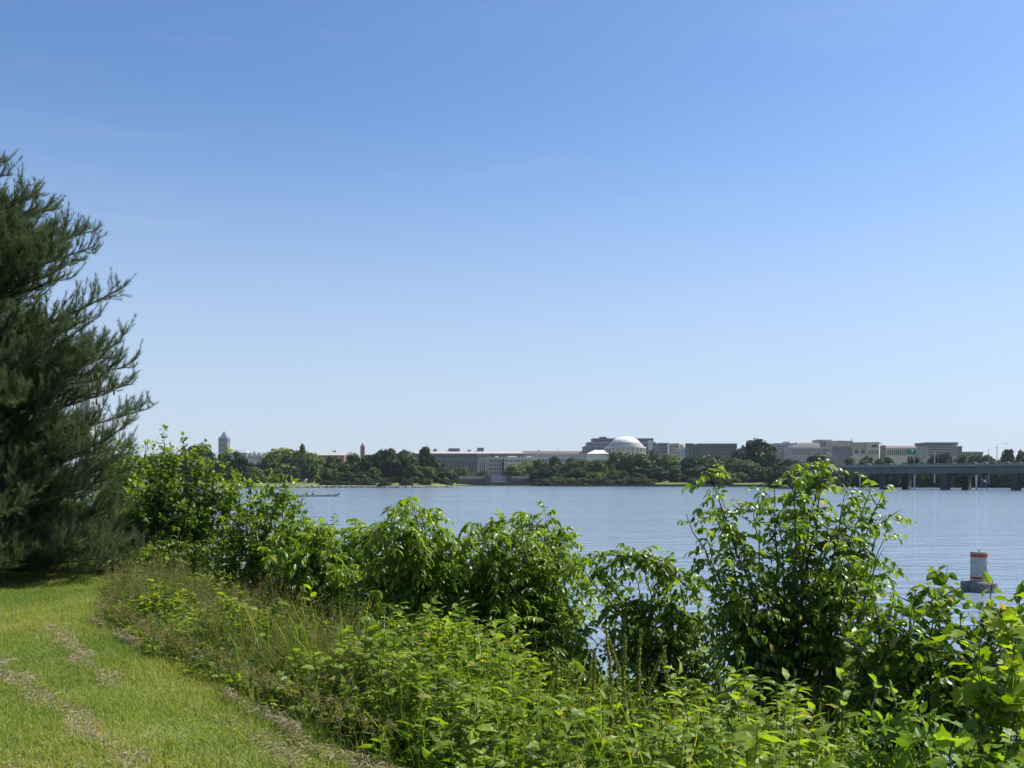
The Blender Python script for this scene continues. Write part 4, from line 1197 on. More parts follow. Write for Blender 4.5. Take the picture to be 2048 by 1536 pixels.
# ================================================================== near plants
BROAD = (np.array([(0, 0, 0), (.28, .42, .06), (.30, 0, 0), (.28, -.42, .06), (.66, .36, .02), (.68, 0, -.06), (.66, -.36, .02), (1, 0, -.20)], float),
         [np.array([(0, 2, 1), (0, 3, 2), (4, 5, 7), (5, 6, 7)]), np.array([(1, 2, 5, 4), (2, 3, 6, 5)])])
LANCE = (np.array([(0, 0, 0), (.3, .5, .05), (.32, 0, .02), (.3, -.5, .05), (.7, .34, -.03), (.7, 0, -.08), (.7, -.34, -.03), (1, 0, -.24)], float), BROAD[1])
LOBED = (np.array([(0, 0, 0), (-.12, .34, .02), (.14, .56, .05), (.30, .40, .03), (.55, .50, .0), (.66, .24, -.03), (1, 0, -.16), (.66, -.24, -.03), (.55, -.50, .0), (.30, -.40, .03), (.14, -.56, .05), (-.12, -.34, .02), (.45, 0, -.02)], float),
         [np.array([(0, 12, 1), (1, 12, 2), (2, 12, 3), (3, 12, 4), (4, 12, 5), (5, 12, 6), (6, 12, 7), (7, 12, 8), (8, 12, 9), (9, 12, 10), (10, 12, 11), (11, 12, 0)])])
BLADE = (np.array([(0, .5, 0), (0, -.5, 0), (.5, .38, .0), (.5, -.38, .0), (1, 0, -.14)], float), [np.array([(0, 1, 3, 2)]), np.array([(2, 3, 4)])])
NEEDLE = (np.array([(0, .5, 0), (0, -.5, 0), (1, 0, 0)], float), [np.array([(0, 1, 2)])])
UP = np.array([0, 0, 1.0])

def bez(p0, p1, p2, n):
    t = np.linspace(0, 1, n)[:, None]
    return (1 - t) ** 2 * p0 + 2 * t * (1 - t) * p1 + t * t * p2

def sample_poly(pts, n, t0=0.0, t1=1.0, jitter=True):
    m = len(pts)
    t = rng.uniform(t0, t1, n) if jitter else np.linspace(t0, t1, n)
    f = t * (m - 1); i = np.minimum(f.astype(int), m - 2); w = (f - i)[:, None]
    P = pts[i] * (1 - w) + pts[i + 1] * w
    T = norm(pts[i + 1] - pts[i])
    return P, T, t

def tone(young, n):
    v = np.clip(young + .16 * rng.normal(size=n), 0, .93)
    return np.where(rng.random(n) < .012, 1.0, v)

class Shrub:
    def __init__(self): self.wood, self.fol = MB(), MB()
    def compound(self, P, T, young, L=.26, pairs=4, leaf=(.085, .05), droop=.5, tmpl=BROAD):
        """compound leaves: a rachis at every node, leaflets in drooping pairs and one at the end"""
        n = len(P)
        if n == 0: return
        big = rng.uniform(.65, 1.2, n)
        out = norm(np.cross(T, UP) * rng.choice([-1, 1], (n, 1)) + .8 * rng.normal(size=(n, 3)) + .45 * T + UP * .35)
        L_ = L * rng.uniform(.7, 1.2, n)
        dr = droop * rng.uniform(.6, 1.5, n)
        for k in range(pairs + 1):
            t = .25 + .75 * k / pairs
            pos = P + out * (L_ * t)[:, None] - UP * (dr * L_ * t * t)[:, None]
            tg = norm(out - UP * (2 * dr * t)[:, None])
            sv = norm(np.cross(tg, UP))
            for sgn in ((-1, 1) if k < pairs else (0,)):
                d = norm(tg * (.55 if sgn else 1) + sv * sgn * .75 - UP * .45 + .22 * rng.normal(size=(n, 3)))
                nr = norm(UP * 1.0 + .35 * rng.normal(size=(n, 3)) + sv * sgn * .25)
                sz = leaf[0] * big * rng.uniform(.7, 1.2, n)
                self.fol.leaves(tmpl, pos, d, nr, sz, sz * leaf[1] / leaf[0], tone(young, n))
        e = P + out * L_[:, None] - UP * (dr * L_)[:, None]
        md = P + out * (L_ * .5)[:, None] - UP * (dr * L_ * .25)[:, None]
        for a, m_, c in zip(P[::2], md[::2], e[::2]):
            self.wood.tube([a, m_, c], [.003, .002, .0012], 3)
    def simple(self, P, T, young, leaf=(.09, .06), tmpl=BROAD, droop=.35, spread=.9):
        n = len(P)
        if n == 0: return
        out = norm(.35 * T + spread * rng.normal(size=(n, 3)) + UP * .1 - UP * droop)
        nr = norm(UP + .45 * rng.normal(size=(n, 3)))
        sz = leaf[0] * rng.uniform(.75, 1.1) * rng.uniform(.55, 1.25, n)
        self.fol.leaves(tmpl, P + out * .02, out, nr, sz, sz * leaf[1] / leaf[0], tone(young, n))

DENS = 1.7
def grow(name, label, cat, base_px, base_d, tips, mat, leafstyle, n2=9, l2=(.25, .55), node=.06, r0=.018, group=None, arch=.25, jitter_d=.5, stems=3, base_spread=.25, inner=1.0, wood='twig', base_xy=None, arcs=()):
    if base_xy is None:
        base_xy = ((base_px - CX) / F_PX * base_d, base_d)
    n2 = int(round(n2 * DENS)); node = node / 1.55
    B = np.array([base_xy[0], base_xy[1], float(ground_z(*base_xy))])
    root = empty(name, B); tag(root, label, cat, group)
    S = Shrub()
    starts = [B + np.array([rng.uniform(-1, 1) * base_spread, rng.uniform(-1, 1) * base_spread, 0]) for _ in range(stems)]
    for s_ in starts: s_[2] = float(ground_z(s_[0], s_[1])) - .05
    ends = []
    for tip in tips:
        px, py = tip[:2]
        d = (tip[2] if len(tip) > 2 else base_d) + rng.uniform(-1, 1) * jitter_d
        T_ = world_pt(px, py, d)
        s0 = starts[int(np.argmin([np.linalg.norm(s_[:2] - T_[:2]) for s_ in starts]))] if rng.random() < .7 else starts[int(rng.integers(len(starts)))]
        mid = (s0 + T_) / 2 + np.array([rng.normal() * .06, rng.normal() * .06, 0]) 
        mid = mid * (1 - arch) + arch * np.array([s0[0] * .75 + T_[0] * .25, s0[1] * .75 + T_[1] * .25, max(T_[2], s0[2] + .2)])
        ln = np.linalg.norm(T_ - s0)
        pts = bez(s0, mid, T_, 14)
        pts[1:-1] += rng.normal(size=(12, 3)) * .012
        S.wood.tube(pts, np.linspace(r0 * min(1, ln / 1.5), .003, 14), 6)
        # leaves on the shoot itself
        n = max(4, int(ln * .65 / node))
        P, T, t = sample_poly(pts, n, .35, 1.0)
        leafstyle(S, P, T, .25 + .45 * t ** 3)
        for k in range(n2):
            t0 = rng.uniform(.22, .97)
            P0, T0, _ = sample_poly(pts, 1, t0, t0)
            L = rng.uniform(*l2) * (1.15 - .5 * t0)
            dv = norm(rng.normal(size=3) * np.array([1, 1, .5]) + T0[0] * .5 + UP * .35)
            p2 = P0[0] + dv * L + UP * .02
            tw = bez(P0[0], P0[0] + dv * L * .5 + UP * L * .12, p2, 6)
            S.wood.tube(tw, np.linspace(.006, .002, 6), 4)
            m = max(3, int(L / node * inner))
            P, T, t = sample_poly(tw, m, .2, 1.0)
            if rng.random() < .1: S.simple(P[::2], T[::2], .3 + .3 * t0 + .2 * t[::2], leaf=(.085, .085), tmpl=LOBED, droop=.3)
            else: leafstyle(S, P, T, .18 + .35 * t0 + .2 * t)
    for (a_, b_, c_) in arcs:
        pts = bez(world_pt(*a_), world_pt(*b_), world_pt(*c_), 18)
        pts[1:-1] += rng.normal(size=(16, 3)) * .008
        S.wood.tube(pts, np.linspace(.011, .003, 18), 6)
        P, T, t = sample_poly(pts, 34, .03, 1.0)
        S.compound(P, T, .35 + .3 * t, L=.2, pairs=3, leaf=(.10, .052), droop=.9)
        S.simple(P[::2], T[::2], .4 + .2 * t[::2], leaf=(.10, .06), droop=1.0, spread=.5)
    for k in range(5):
        s0 = starts[int(rng.integers(len(starts)))]
        e_ = s0 + np.array([rng.uniform(-.6, .6), rng.uniform(-.6, .3), rng.uniform(.4, 1.2)])
        S.wood.tube(bez(s0, (s0 + e_) / 2 + rng.normal(size=3) * .1, e_, 8), np.linspace(.007, .002, 8), 4)
    S.wood.V = [v - B for v in S.wood.V]; S.fol.V = [v - B for v in S.fol.V]
    S.wood.build('branches', M[wood], root, smooth=True)
    S.fol.build('leaves', M[mat], root)
    return root

ash = lambda S, P, T, y: S.compound(P[::2], T[::2], y[::2], L=.24, pairs=3, leaf=(.084, .05), droop=.45)
sumac = lambda S, P, T, y: S.compound(P[::2], T[::2], y[::2], L=.36, pairs=6, leaf=(.10, .046), droop=.55)
roundleaf = lambda S, P, T, y: S.simple(P, T, y, leaf=(.085, .07))
ovate = lambda S, P, T, y: S.simple(P, T, y, leaf=(.11, .07))
grape = lambda S, P, T, y: S.simple(P, T, y, leaf=(.098, .098), tmpl=LOBED, droop=.2, spread=.7)

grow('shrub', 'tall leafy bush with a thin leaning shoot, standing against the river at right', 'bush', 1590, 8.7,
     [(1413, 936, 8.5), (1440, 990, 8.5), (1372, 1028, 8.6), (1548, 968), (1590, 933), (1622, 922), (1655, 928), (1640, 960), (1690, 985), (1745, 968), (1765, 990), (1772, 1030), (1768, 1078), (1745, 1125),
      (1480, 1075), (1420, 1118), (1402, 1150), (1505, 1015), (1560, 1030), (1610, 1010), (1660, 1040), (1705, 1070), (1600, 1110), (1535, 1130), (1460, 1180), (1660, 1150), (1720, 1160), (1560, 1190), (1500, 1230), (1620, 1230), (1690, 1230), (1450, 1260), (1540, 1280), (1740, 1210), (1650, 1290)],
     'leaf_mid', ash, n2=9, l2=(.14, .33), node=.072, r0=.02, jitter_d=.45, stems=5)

grow('sumac', 'arching sumac at the centre with a bare leaning stem and upright plume', 'bush', 905, 10.4,
     [(820, 1000), (836, 1006), (860, 1075), (815, 1075), (895, 1105), (780, 1065), (720, 1080), (905, 1165), (768, 1036), (806, 1040), (866, 1045), (740, 1062), (700, 1055), (905, 1078), (770, 1090), (850, 1095), (800, 1125), (720, 1110), (880, 1140), (755, 1150), (830, 1170), (700, 1165), (900, 1190), (780, 1205), (850, 1225), (735, 1215), (700, 1215, 9.8), (760, 1245, 9.6), (810, 1255, 9.5), (860, 1270, 9.4), (900, 1250, 9.5), (730, 1260, 9.4), (790, 1200, 9.7), (840, 1190, 9.7)],
     'leaf_mid', sumac, n2=8, l2=(.2, .4), node=.085, r0=.024, jitter_d=.6, stems=3)
grow('sumac', 'arching sumac right of centre, drooping over the water gap', 'bush', 1040, 10.2,
     [(935, 1062), (960, 1045), (1000, 1060), (1040, 1030), (1010, 1045), (985, 1060), (945, 1085), (1020, 1085), (1075, 1075), (960, 1140), (1010, 1140), (1062, 1027), (1092, 1040), (1112, 1085), (1126, 1100), (1165, 1150), (1176, 1185), (1100, 1140), (1055, 1110), (985, 1105), (930, 1120), (1040, 1165), (970, 1175), (1115, 1215), (1000, 1230), (930, 1225), (1075, 1255), (1150, 1240), (1010, 1290), (1100, 1310), (930, 1275, 9.4), (970, 1300, 9.2), (1040, 1315, 9.2), (1075, 1290, 9.3), (1140, 1290, 9.4), (1010, 1255, 9.4), (950, 1240, 9.5), (1120, 1260, 9.6), (1155, 1320, 9.4)],
     'leaf_mid', sumac, n2=8, l2=(.2, .4), node=.085, r0=.022, jitter_d=.6, stems=3)
grow('sumac', 'arching sumac left of centre above the brownish tall grass', 'bush', 660, 11.6,
     [(560, 1075), (615, 1085), (655, 1090), (715, 1060), (730, 1085), (580, 1060), (600, 1055), (640, 1062), (670, 1058), (700, 1075), (545, 1110), (585, 1105), (630, 1100), (690, 1110), (600, 1140), (650, 1145), (700, 1150), (560, 1150), (620, 1175), (680, 1185), (740, 1190)],
     'leaf_mid', sumac, n2=8, l2=(.2, .4), node=.085, r0=.02, jitter_d=.5, stems=3)
grow('shrub', 'low bush with one long arching branch across the gap of water', 'bush', 1400, 9.6,
     [(1150, 1128), (1232, 1104), (1275, 1106), (1340, 1125), (1378, 1152), (1210, 1168), (1255, 1190), (1310, 1172), (1235, 1240), (1290, 1222), (1350, 1205), (1400, 1185), (1440, 1215), (1380, 1250), (1320, 1262), (1430, 1270), (1270, 1285), (1160, 1262), (1195, 1275), (1225, 1290), (1250, 1262), (1300, 1282), (1345, 1290), (1175, 1235), (1390, 1290), (1330, 1240), (1290, 1250)],
     'leaf_mid', ash, n2=4, l2=(.13, .3), node=.085, r0=.014, jitter_d=.35, stems=4, arch=.5, base_spread=.5,
     arcs=[((1400, 1200, 9.4), (1275, 1060, 9.5), (1140, 1135, 9.7)), ((1180, 1165, 9.8), (1280, 1055, 9.6), (1382, 1165, 9.3)), ((1420, 1260, 9.3), (1300, 1170, 9.3), (1215, 1225, 9.4))])

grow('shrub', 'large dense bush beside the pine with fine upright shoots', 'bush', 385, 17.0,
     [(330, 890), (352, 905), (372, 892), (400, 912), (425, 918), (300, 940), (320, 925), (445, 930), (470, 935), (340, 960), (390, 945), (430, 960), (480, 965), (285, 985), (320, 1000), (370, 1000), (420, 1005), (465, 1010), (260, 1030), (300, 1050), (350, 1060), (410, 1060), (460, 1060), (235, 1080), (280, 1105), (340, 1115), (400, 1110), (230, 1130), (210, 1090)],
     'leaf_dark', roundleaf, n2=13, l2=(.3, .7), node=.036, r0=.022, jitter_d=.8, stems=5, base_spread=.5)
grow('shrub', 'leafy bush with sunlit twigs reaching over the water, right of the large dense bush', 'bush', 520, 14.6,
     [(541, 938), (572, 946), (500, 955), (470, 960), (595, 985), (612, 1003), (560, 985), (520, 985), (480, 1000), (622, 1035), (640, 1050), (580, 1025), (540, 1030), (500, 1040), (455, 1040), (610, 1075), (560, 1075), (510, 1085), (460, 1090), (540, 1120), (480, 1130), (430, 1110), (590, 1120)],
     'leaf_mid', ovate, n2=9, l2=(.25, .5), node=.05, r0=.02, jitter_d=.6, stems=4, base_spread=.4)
grow('shrub', 'yellow green bush behind the tips of the pine branches', 'bush', 250, 19.0,
     [(215, 895), (235, 880), (255, 890), (275, 885), (292, 900), (205, 930), (230, 925), (260, 930), (285, 935), (300, 950), (220, 965), (250, 975), (280, 980)],
     'leaf_yellow', ovate, n2=9, l2=(.3, .6), node=.055, r0=.02, jitter_d=.6, stems=4)
grow('shrub', 'low drooping bush in front of the large dense one, above the tall grass', 'bush', 345, 14.4,
     [(300, 1085), (330, 1070), (355, 1062), (385, 1075), (405, 1095), (310, 1115), (345, 1110), (390, 1120), (290, 1110)],
     'leaf_mid', ash, n2=4, l2=(.15, .3), node=.075, r0=.012, jitter_d=.3, stems=3)

grow('shrub', 'tangled dark bush below the buoy at right', 'bush', 1840, 7.3,
     [(1745, 1165), (1790, 1180), (1830, 1172), (1880, 1190), (1890, 1160), (1720, 1210), (1770, 1220), (1820, 1225), (1870, 1230), (1920, 1220), (1700, 1260), (1750, 1270), (1800, 1265), (1860, 1275), (1910, 1270), (1720, 1310), (1780, 1320), (1840, 1310), (1900, 1320), (1950, 1245), (1985, 1160), (2005, 1215), (1960, 1290), (2010, 1300), (2050, 1250), (2040, 1180)],
     'leaf_dark', ovate, n2=9, l2=(.18, .4), node=.045, r0=.014, jitter_d=.5, stems=5, base_spread=.5)
grow('shrub', 'dark bush behind the lowest pine branches at left', 'bush', 170, 21.0,
     [(100, 985), (130, 970), (160, 975), (190, 985), (220, 1000), (250, 1010), (90, 1030), (125, 1040), (160, 1045), (200, 1050), (240, 1060), (270, 1075), (110, 1090), (150, 1095), (190, 1100), (230, 1105), (75, 1105), (265, 1120)],
     'leaf_dark', roundleaf, n2=9, l2=(.3, .7), node=.05, r0=.02, jitter_d=.8, stems=5, base_spread=.6)
grow('shrub', 'low dark bush in the hollow under the tall right bush', 'bush', 1640, 10.6,
     [(1560, 1330), (1600, 1310), (1650, 1320), (1700, 1315), (1750, 1330), (1580, 1370), (1630, 1365), (1680, 1370), (1730, 1375), (1780, 1360), (1540, 1390), (1610, 1410), (1660, 1415), (1710, 1410), (1760, 1405), (1500, 1360), (1820, 1350), (1860, 1370), (1900, 1360), (1840, 1400)],
     'leaf_dark', ovate, n2=6, l2=(.2, .45), node=.06, r0=.012, jitter_d=.5, stems=5, base_spread=.7)
grow('grape_vine', 'bright lobed leaves of a vine climbing at the right edge', 'vine', 2040, 5.6,
     [(1965, 1262), (1990, 1240), (2020, 1235), (2045, 1260), (2075, 1190), (1990, 1280), (2030, 1310), (1955, 1340), (1990, 1350), (2050, 1360), (2080, 1300), (1935, 1390), (2000, 1400), (2050, 1420)],
     'leaf_vine', grape, n2=3, l2=(.12, .3), node=.085, r0=.008, jitter_d=.35, stems=3, base_spread=.4, wood='green_stem')
grow('sapling', 'bright green sapling standing in the dark hollow at bottom right', 'sapling', 1800, 5.0,
     [(1790, 1385), (1840, 1395), (1740, 1410), (1870, 1430), (1715, 1450), (1800, 1440), (1760, 1470), (1850, 1480), (1890, 1470), (1720, 1510), (1800, 1520)],
     'leaf_yellow', lambda S, P, T, y: S.simple(P, T, y, leaf=(.075, .045)), n2=6, l2=(.1, .24), node=.045, r0=.009, jitter_d=.25, stems=2, base_spread=.1, wood='green_stem')
grow('vine', 'patch of broad yellow leaves in the bottom right corner', 'vine', 1980, 4.7,
     [(1900, 1500), (1940, 1480), (1985, 1490), (2030, 1470), (2060, 1500), (1960, 1530)],
     'leaf_yellow', grape, n2=3, l2=(.1, .2), node=.08, r0=.006, jitter_d=.2, stems=2, base_spread=.2, wood='green_stem')

# ------------------------------------------------------------------ pine
def pine():
    B = np.array([-9.3, 15.0, float(ground_z(-9.3, 15.0))])
    root = empty('pine_tree', B); tag(root, 'dark blue green pine with upturned branch tips at left', 'tree')
    wood, tw_, nd = MB(), MB(), MB()
    H = 8.5
    wood.tube([(0, 0, -.1), (.03, 0, 1.5), (0, .04, 4), (.04, 0, 6.5), (0, 0, H)], [.2, .17, .12, .06, .012], 10)
    zs = np.array([.0, .4, 1.0, 2.7, 3.1, 4.6, 5.5, 5.95, 6.65, 8.4])
    rs = np.array([2.0, 2.6, 3.15, 3.55, 3.4, 3.1, 2.6, 1.9, 1.25, .1])
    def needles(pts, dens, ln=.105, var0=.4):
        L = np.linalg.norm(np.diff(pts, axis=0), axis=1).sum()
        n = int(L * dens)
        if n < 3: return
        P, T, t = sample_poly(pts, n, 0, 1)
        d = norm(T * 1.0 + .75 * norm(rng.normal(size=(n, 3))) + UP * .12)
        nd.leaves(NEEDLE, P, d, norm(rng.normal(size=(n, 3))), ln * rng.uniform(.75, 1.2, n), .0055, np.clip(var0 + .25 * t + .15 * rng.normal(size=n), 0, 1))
    def limb(az, z, L, lift):
        dirh = np.array([math.cos(az), math.sin(az), 0])
        p0 = np.array([0, 0, z]); p2 = p0 + dirh * L + UP * lift
        p1 = p0 + dirh * L * rng.uniform(.4, .65) + UP * (lift * rng.uniform(.0, .75) - .08 * L) + np.array([-dirh[1], dirh[0], 0]) * L * rng.uniform(-.12, .12)
        pts = bez(p0, p1, p2, 12)
        wood.tube(pts, np.linspace(.035 * min(1, L / 2.5) + .006, .006, 12), 6)
        needles(pts[7:], 210)
        nl = int(L * 11)
        side = norm(np.cross(dirh, UP) + UP * rng.uniform(-.75, .75))
        sag = rng.uniform(-.16, .12)
        for k in range(nl):
            t0 = .22 + .78 * (k + rng.random()) / nl
            P0, T0, _ = sample_poly(pts, 1, t0, t0)
            l = (.26 + .6 * (1 - t0)) * rng.uniform(.5, 1.3) * min(1.0, L / 2.0)
            s_ = -1 if k % 2 else 1
            dv = norm(T0[0] * .8 + side * s_ * rng.uniform(.4, 1.25) + UP * (rng.uniform(-.25, .7) + sag))
            q = bez(P0[0], P0[0] + dv * l * .55 - UP * .02, P0[0] + dv * l + UP * l * .28, 6)
            tw_.tube(q, np.linspace(.007, .003, 6), 4)
            needles(q, 230)
            for m in range(int(l / .085)):
                u = rng.uniform(.25, .9)
                Q0, R0, _ = sample_poly(q, 1, u, u)
                dv2 = norm(R0[0] * .9 + rng.normal(size=3) * .5 + UP * .3)
                l2 = rng.uniform(.10, .24)
                q2 = bez(Q0[0], Q0[0] + dv2 * l2 * .5, Q0[0] + dv2 * l2 + UP * l2 * .3, 4)
                needles(q2, 240, .08)
    # limbs whose tips the photograph shows
    for px, py in ((30, 318), (45, 345), (100, 408), (60, 400), (200, 460), (160, 470), (262, 573), (150, 550), (263, 680), (200, 640), (286, 763), (240, 780), (308, 816), (270, 850), (285, 930), (250, 1000), (270, 1060), (200, 720), (190, 860), (225, 890), (165, 880), (240, 920), (210, 940), (260, 965), (180, 960), (230, 1020), (150, 830), (280, 900), (170, 800), (130, 860)):
        T_ = world_pt(px - 22, py + 4, 15 + rng.uniform(-.6, .5)) - B
        L = math.hypot(T_[0], T_[1]); lift = L * rng.uniform(.18, .32)
        limb(math.atan2(T_[1], T_[0]), max(.3, T_[2] - lift), L, lift)
    z = .35
    while z < H - .3:
        for k in range(10):
            az = rng.uniform(0, 6.283)
            zj = z + rng.uniform(-.25, .25)
            r_ = float(np.interp(zj, zs, rs))
            L = r_ * rng.uniform(.5, .95)
            lift = L * (rng.uniform(-.02, .34) if z > 1.2 else rng.uniform(-.08, .12))
            limb(az, max(.25, zj - lift * .6), L, lift)
        z += .30 if z > 1 else .22
    for k in range(46):
        L = rng.uniform(2.0, 3.3); az = rng.uniform(-2.0, 1.2); z0 = rng.uniform(.35, 1.3)
        limb(az, z0, L, rng.uniform(.08, .75) - z0)
    limb(1.0, H - .5, .25, .6)
    cone = MB().lathe([(.002, -.14), (.014, -.12), (.020, -.07), (.016, -.02), (.004, 0)], n=9)
    me = cone.mesh('cone', M['bark'], True)
    for px, py in ((200, 735), (207, 748), (196, 752), (214, 760), (232, 772), (240, 780), (222, 778), (120, 640), (80, 590), (160, 860), (205, 800), (190, 770)):
        p_ = world_pt(px - 12, py - 4, 14.6 + rng.uniform(-.2, .4)) - B
        child('cone', me, root, p_, (.8, .8, .85))
    wood.build('trunk', M['bark'], root, smooth=True)
    tw_.build('twigs', M['bark'], root)
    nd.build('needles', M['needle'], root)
pine()

# ------------------------------------------------------------------ lawn, clippings, tall grass, weeds
def scatter(n, xr, yr, cond):
    out = []
    tot = 0
    while tot < n:
        x = rng.uniform(*xr, n); y = rng.uniform(*yr, n)
        k = cond(x, y)
        out.append(np.stack([x[k], y[k]], -1)); tot += int(k.sum())
    return np.concatenate(out)[:n]
def vnoise(x, y, f, seed=0):
    g = np.random.default_rng(seed); v = 0
    for i in range(5):
        a = g.uniform(0, 6.28); ff = f * g.uniform(.6, 1.7)
        v = v + np.sin((x * math.cos(a) + y * math.sin(a)) * ff + g.uniform(0, 6.28))
    return v / 5
def in_view(x, y, m=.6):
    return (y > 3.4) & (np.abs(x) < y * .54 + m)
def streak(x, y):
    s, t = shore_s(x, y)
    return vnoise(s * 13.0, t * 1.2, 1.0, 3) + .3 * vnoise(x, y, 6.5, 4)
def lawn_c(x, y):
    s, t = shore_s(x, y)
    dens = np.clip(1.15 - 1.3 * np.clip(streak(x, y) - .2, 0, 1), .4, 1) * np.clip(1.7 - y / 14, .35, 1)
    return in_view(x, y) & (s < EDGE + .15) & (rng.random(x.shape) < dens)
n = 150000
xy = scatter(n, (-10.5, 1.2), (3.6, 19), lawn_c)
P = np.column_stack([xy, ground_z(xy[:, 0], xy[:, 1]) - .004])
d = norm(UP + .55 * rng.normal(size=(n, 3)) * np.array([1, 1, .2]))
pt = vnoise(xy[:, 0], xy[:, 1], 1.4, 9)
ln = rng.uniform(.022, .06, n) * (1 + .3 * pt + .55 * vnoise(xy[:, 0], xy[:, 1], 7.0, 31))
MBg = MB().leaves(BLADE, P, d, norm(rng.normal(size=(n, 3)) + .2), ln, rng.uniform(.004, .0075, n), np.clip(.42 + .17 * rng.normal(size=n) + .42 * pt + .2 * vnoise(xy[:, 0], xy[:, 1], 5.0, 33) + .45 * np.clip(streak(xy[:, 0], xy[:, 1]) - .2, 0, 1), 0, 1))
tag(MBg.build('lawn_grass', M['lawn_blade']), 'short mown grass of the lawn at lower left', 'grass', kind='stuff')

def clip_c(x, y):
    s, t = shore_s(x, y)
    edge = (np.abs(s - EDGE + .06 - .07 * vnoise(x, y, 3.5, 23)) < .03 + .045 * vnoise(x, y, 2.9, 27)) & (y < 12.0) & (vnoise(x, y, 2.6, 21) > -.1)
    return in_view(x, y) & (s < EDGE + .1) & (edge | (rng.random(x.shape) < np.clip((streak(x, y) - .26) * 1.3, 0, .45)))
n = 13000
xy = scatter(n, (-10, 1.0), (3.6, 16), clip_c)
s_, t_ = shore_s(xy[:, 0], xy[:, 1])
pile = np.exp(-((s_ - EDGE + .06) / .12) ** 2) * .07
P = np.column_stack([xy, ground_z(xy[:, 0], xy[:, 1]) + .006 + rng.random(n) * (.012 + pile)])
d = norm(rng.normal(size=(n, 3)) * np.array([1, 1, .22]))
MBc = MB().leaves(BLADE, P, d, norm(UP + .5 * rng.normal(size=(n, 3))), rng.uniform(.03, .09, n), rng.uniform(.003, .006, n), rng.random(n))
tag(MBc.build('grass_clippings', M['straw']), 'dry brown mown clippings lying in streaks on the lawn', 'clippings', kind='stuff')

# tall grass with seed heads
def tall_c(x, y):
    s, t = shore_s(x, y)
    px = CX + F_PX * x / y
    return in_view(x, y) & (s > EDGE - .02) & (s < 4.3) & (px < 800 + 120 * vnoise(x, y, 1.5, 5)) & (px > 150)
n = 22000
xy = scatter(n, (-8, .5), (4.2, 16), tall_c)
P = np.column_stack([xy, ground_z(xy[:, 0], xy[:, 1]) - .01])
s_, t_ = shore_s(xy[:, 0], xy[:, 1])
hh = np.clip((s_ - EDGE) / .7, .22, 1) * rng.uniform(.28, .78, n) * np.clip(.82 + .75 * vnoise(xy[:, 0], xy[:, 1], 2.6, 6), .3, 1.35)
d = norm(UP + .34 * rng.normal(size=(n, 3)) * np.array([1, 1, .1]) + np.array([-.1, -.05, 0]))
tg = MB()
LONG = (np.array([(0, .5, 0), (0, -.5, 0), (.35, .45, .01), (.35, -.45, .01), (.7, .32, -.05), (.7, -.32, -.05), (1, 0, -.2)], float), [np.array([(0, 1, 3, 2), (2, 3, 5, 4)]), np.array([(4, 5, 6)])])
pt = vnoise(xy[:, 0], xy[:, 1], 1.1, 12)
tg.leaves(LONG, P, d, norm(rng.normal(size=(n, 3)) * np.array([1, 1, .2])), hh, rng.uniform(.005, .010, n), np.clip(.36 + .2 * rng.normal(size=n) + .22 * pt, 0, 1))
n2 = 4200
k = rng.choice(n, n2)
st_ = P[k]; dd = norm(UP + .25 * rng.normal(size=(n2, 3)) * np.array([1, 1, .1]))
h2 = np.clip(hh[k] * 1.15, .25, .95)
tg.leaves(BLADE, st_, dd, norm(rng.normal(size=(n2, 3))), h2, .004, np.clip(.6 + .15 * rng.normal(size=n2), 0, 1))
for j in range(9):
    u = 1 - .03 * j
    pp = st_ + dd * (h2 * u)[:, None] - UP * (.14 * h2 * u ** 2)[:, None] * 0 
    da = norm(dd * .5 + rng.normal(size=(n2, 3)) * .8)
    tg.leaves(BLADE, pp, da, norm(rng.normal(size=(n2, 3))), rng.uniform(.025, .06, n2), .006, np.clip(.78 + .14 * rng.normal(size=n2), 0, 1))
tag(tg.build('tall_grass', M['tall_grass']), 'unmown tall grass with brownish seed heads beside the lawn', 'grass', kind='stuff')

# weedy undergrowth: leafy stems over the whole bank
def weed_c(x, y):
    s, t = shore_s(x, y)
    return in_view(x, y, 1.2) & (s > EDGE + .05) & (s < 8.6) & (y < 17)
wd = MB()
nplants = 4600
xy = scatter(nplants, (-8, 9), (3.5, 17), weed_c)
s_, t_ = shore_s(xy[:, 0], xy[:, 1])
px_ = CX + F_PX * xy[:, 0] / xy[:, 1]
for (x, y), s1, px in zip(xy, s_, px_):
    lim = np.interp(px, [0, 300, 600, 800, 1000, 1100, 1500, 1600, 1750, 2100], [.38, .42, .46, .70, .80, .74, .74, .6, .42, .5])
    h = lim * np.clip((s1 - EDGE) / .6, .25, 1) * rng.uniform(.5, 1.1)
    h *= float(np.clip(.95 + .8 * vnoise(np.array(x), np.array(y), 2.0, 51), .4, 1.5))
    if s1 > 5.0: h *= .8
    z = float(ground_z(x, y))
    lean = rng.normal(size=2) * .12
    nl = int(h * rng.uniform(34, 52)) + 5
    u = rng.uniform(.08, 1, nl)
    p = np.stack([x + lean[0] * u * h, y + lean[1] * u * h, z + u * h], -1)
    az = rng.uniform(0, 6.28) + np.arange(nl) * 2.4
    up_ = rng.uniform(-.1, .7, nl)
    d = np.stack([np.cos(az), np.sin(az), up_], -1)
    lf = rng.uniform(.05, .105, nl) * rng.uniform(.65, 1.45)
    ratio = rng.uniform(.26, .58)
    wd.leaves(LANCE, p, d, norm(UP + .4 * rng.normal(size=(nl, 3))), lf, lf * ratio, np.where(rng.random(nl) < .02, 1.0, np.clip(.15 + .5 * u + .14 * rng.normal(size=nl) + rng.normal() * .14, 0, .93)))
    wd.tube([(x, y, z - .02), (x + lean[0] * h, y + lean[1] * h, z + h)], [.004, .002], 3, .3)
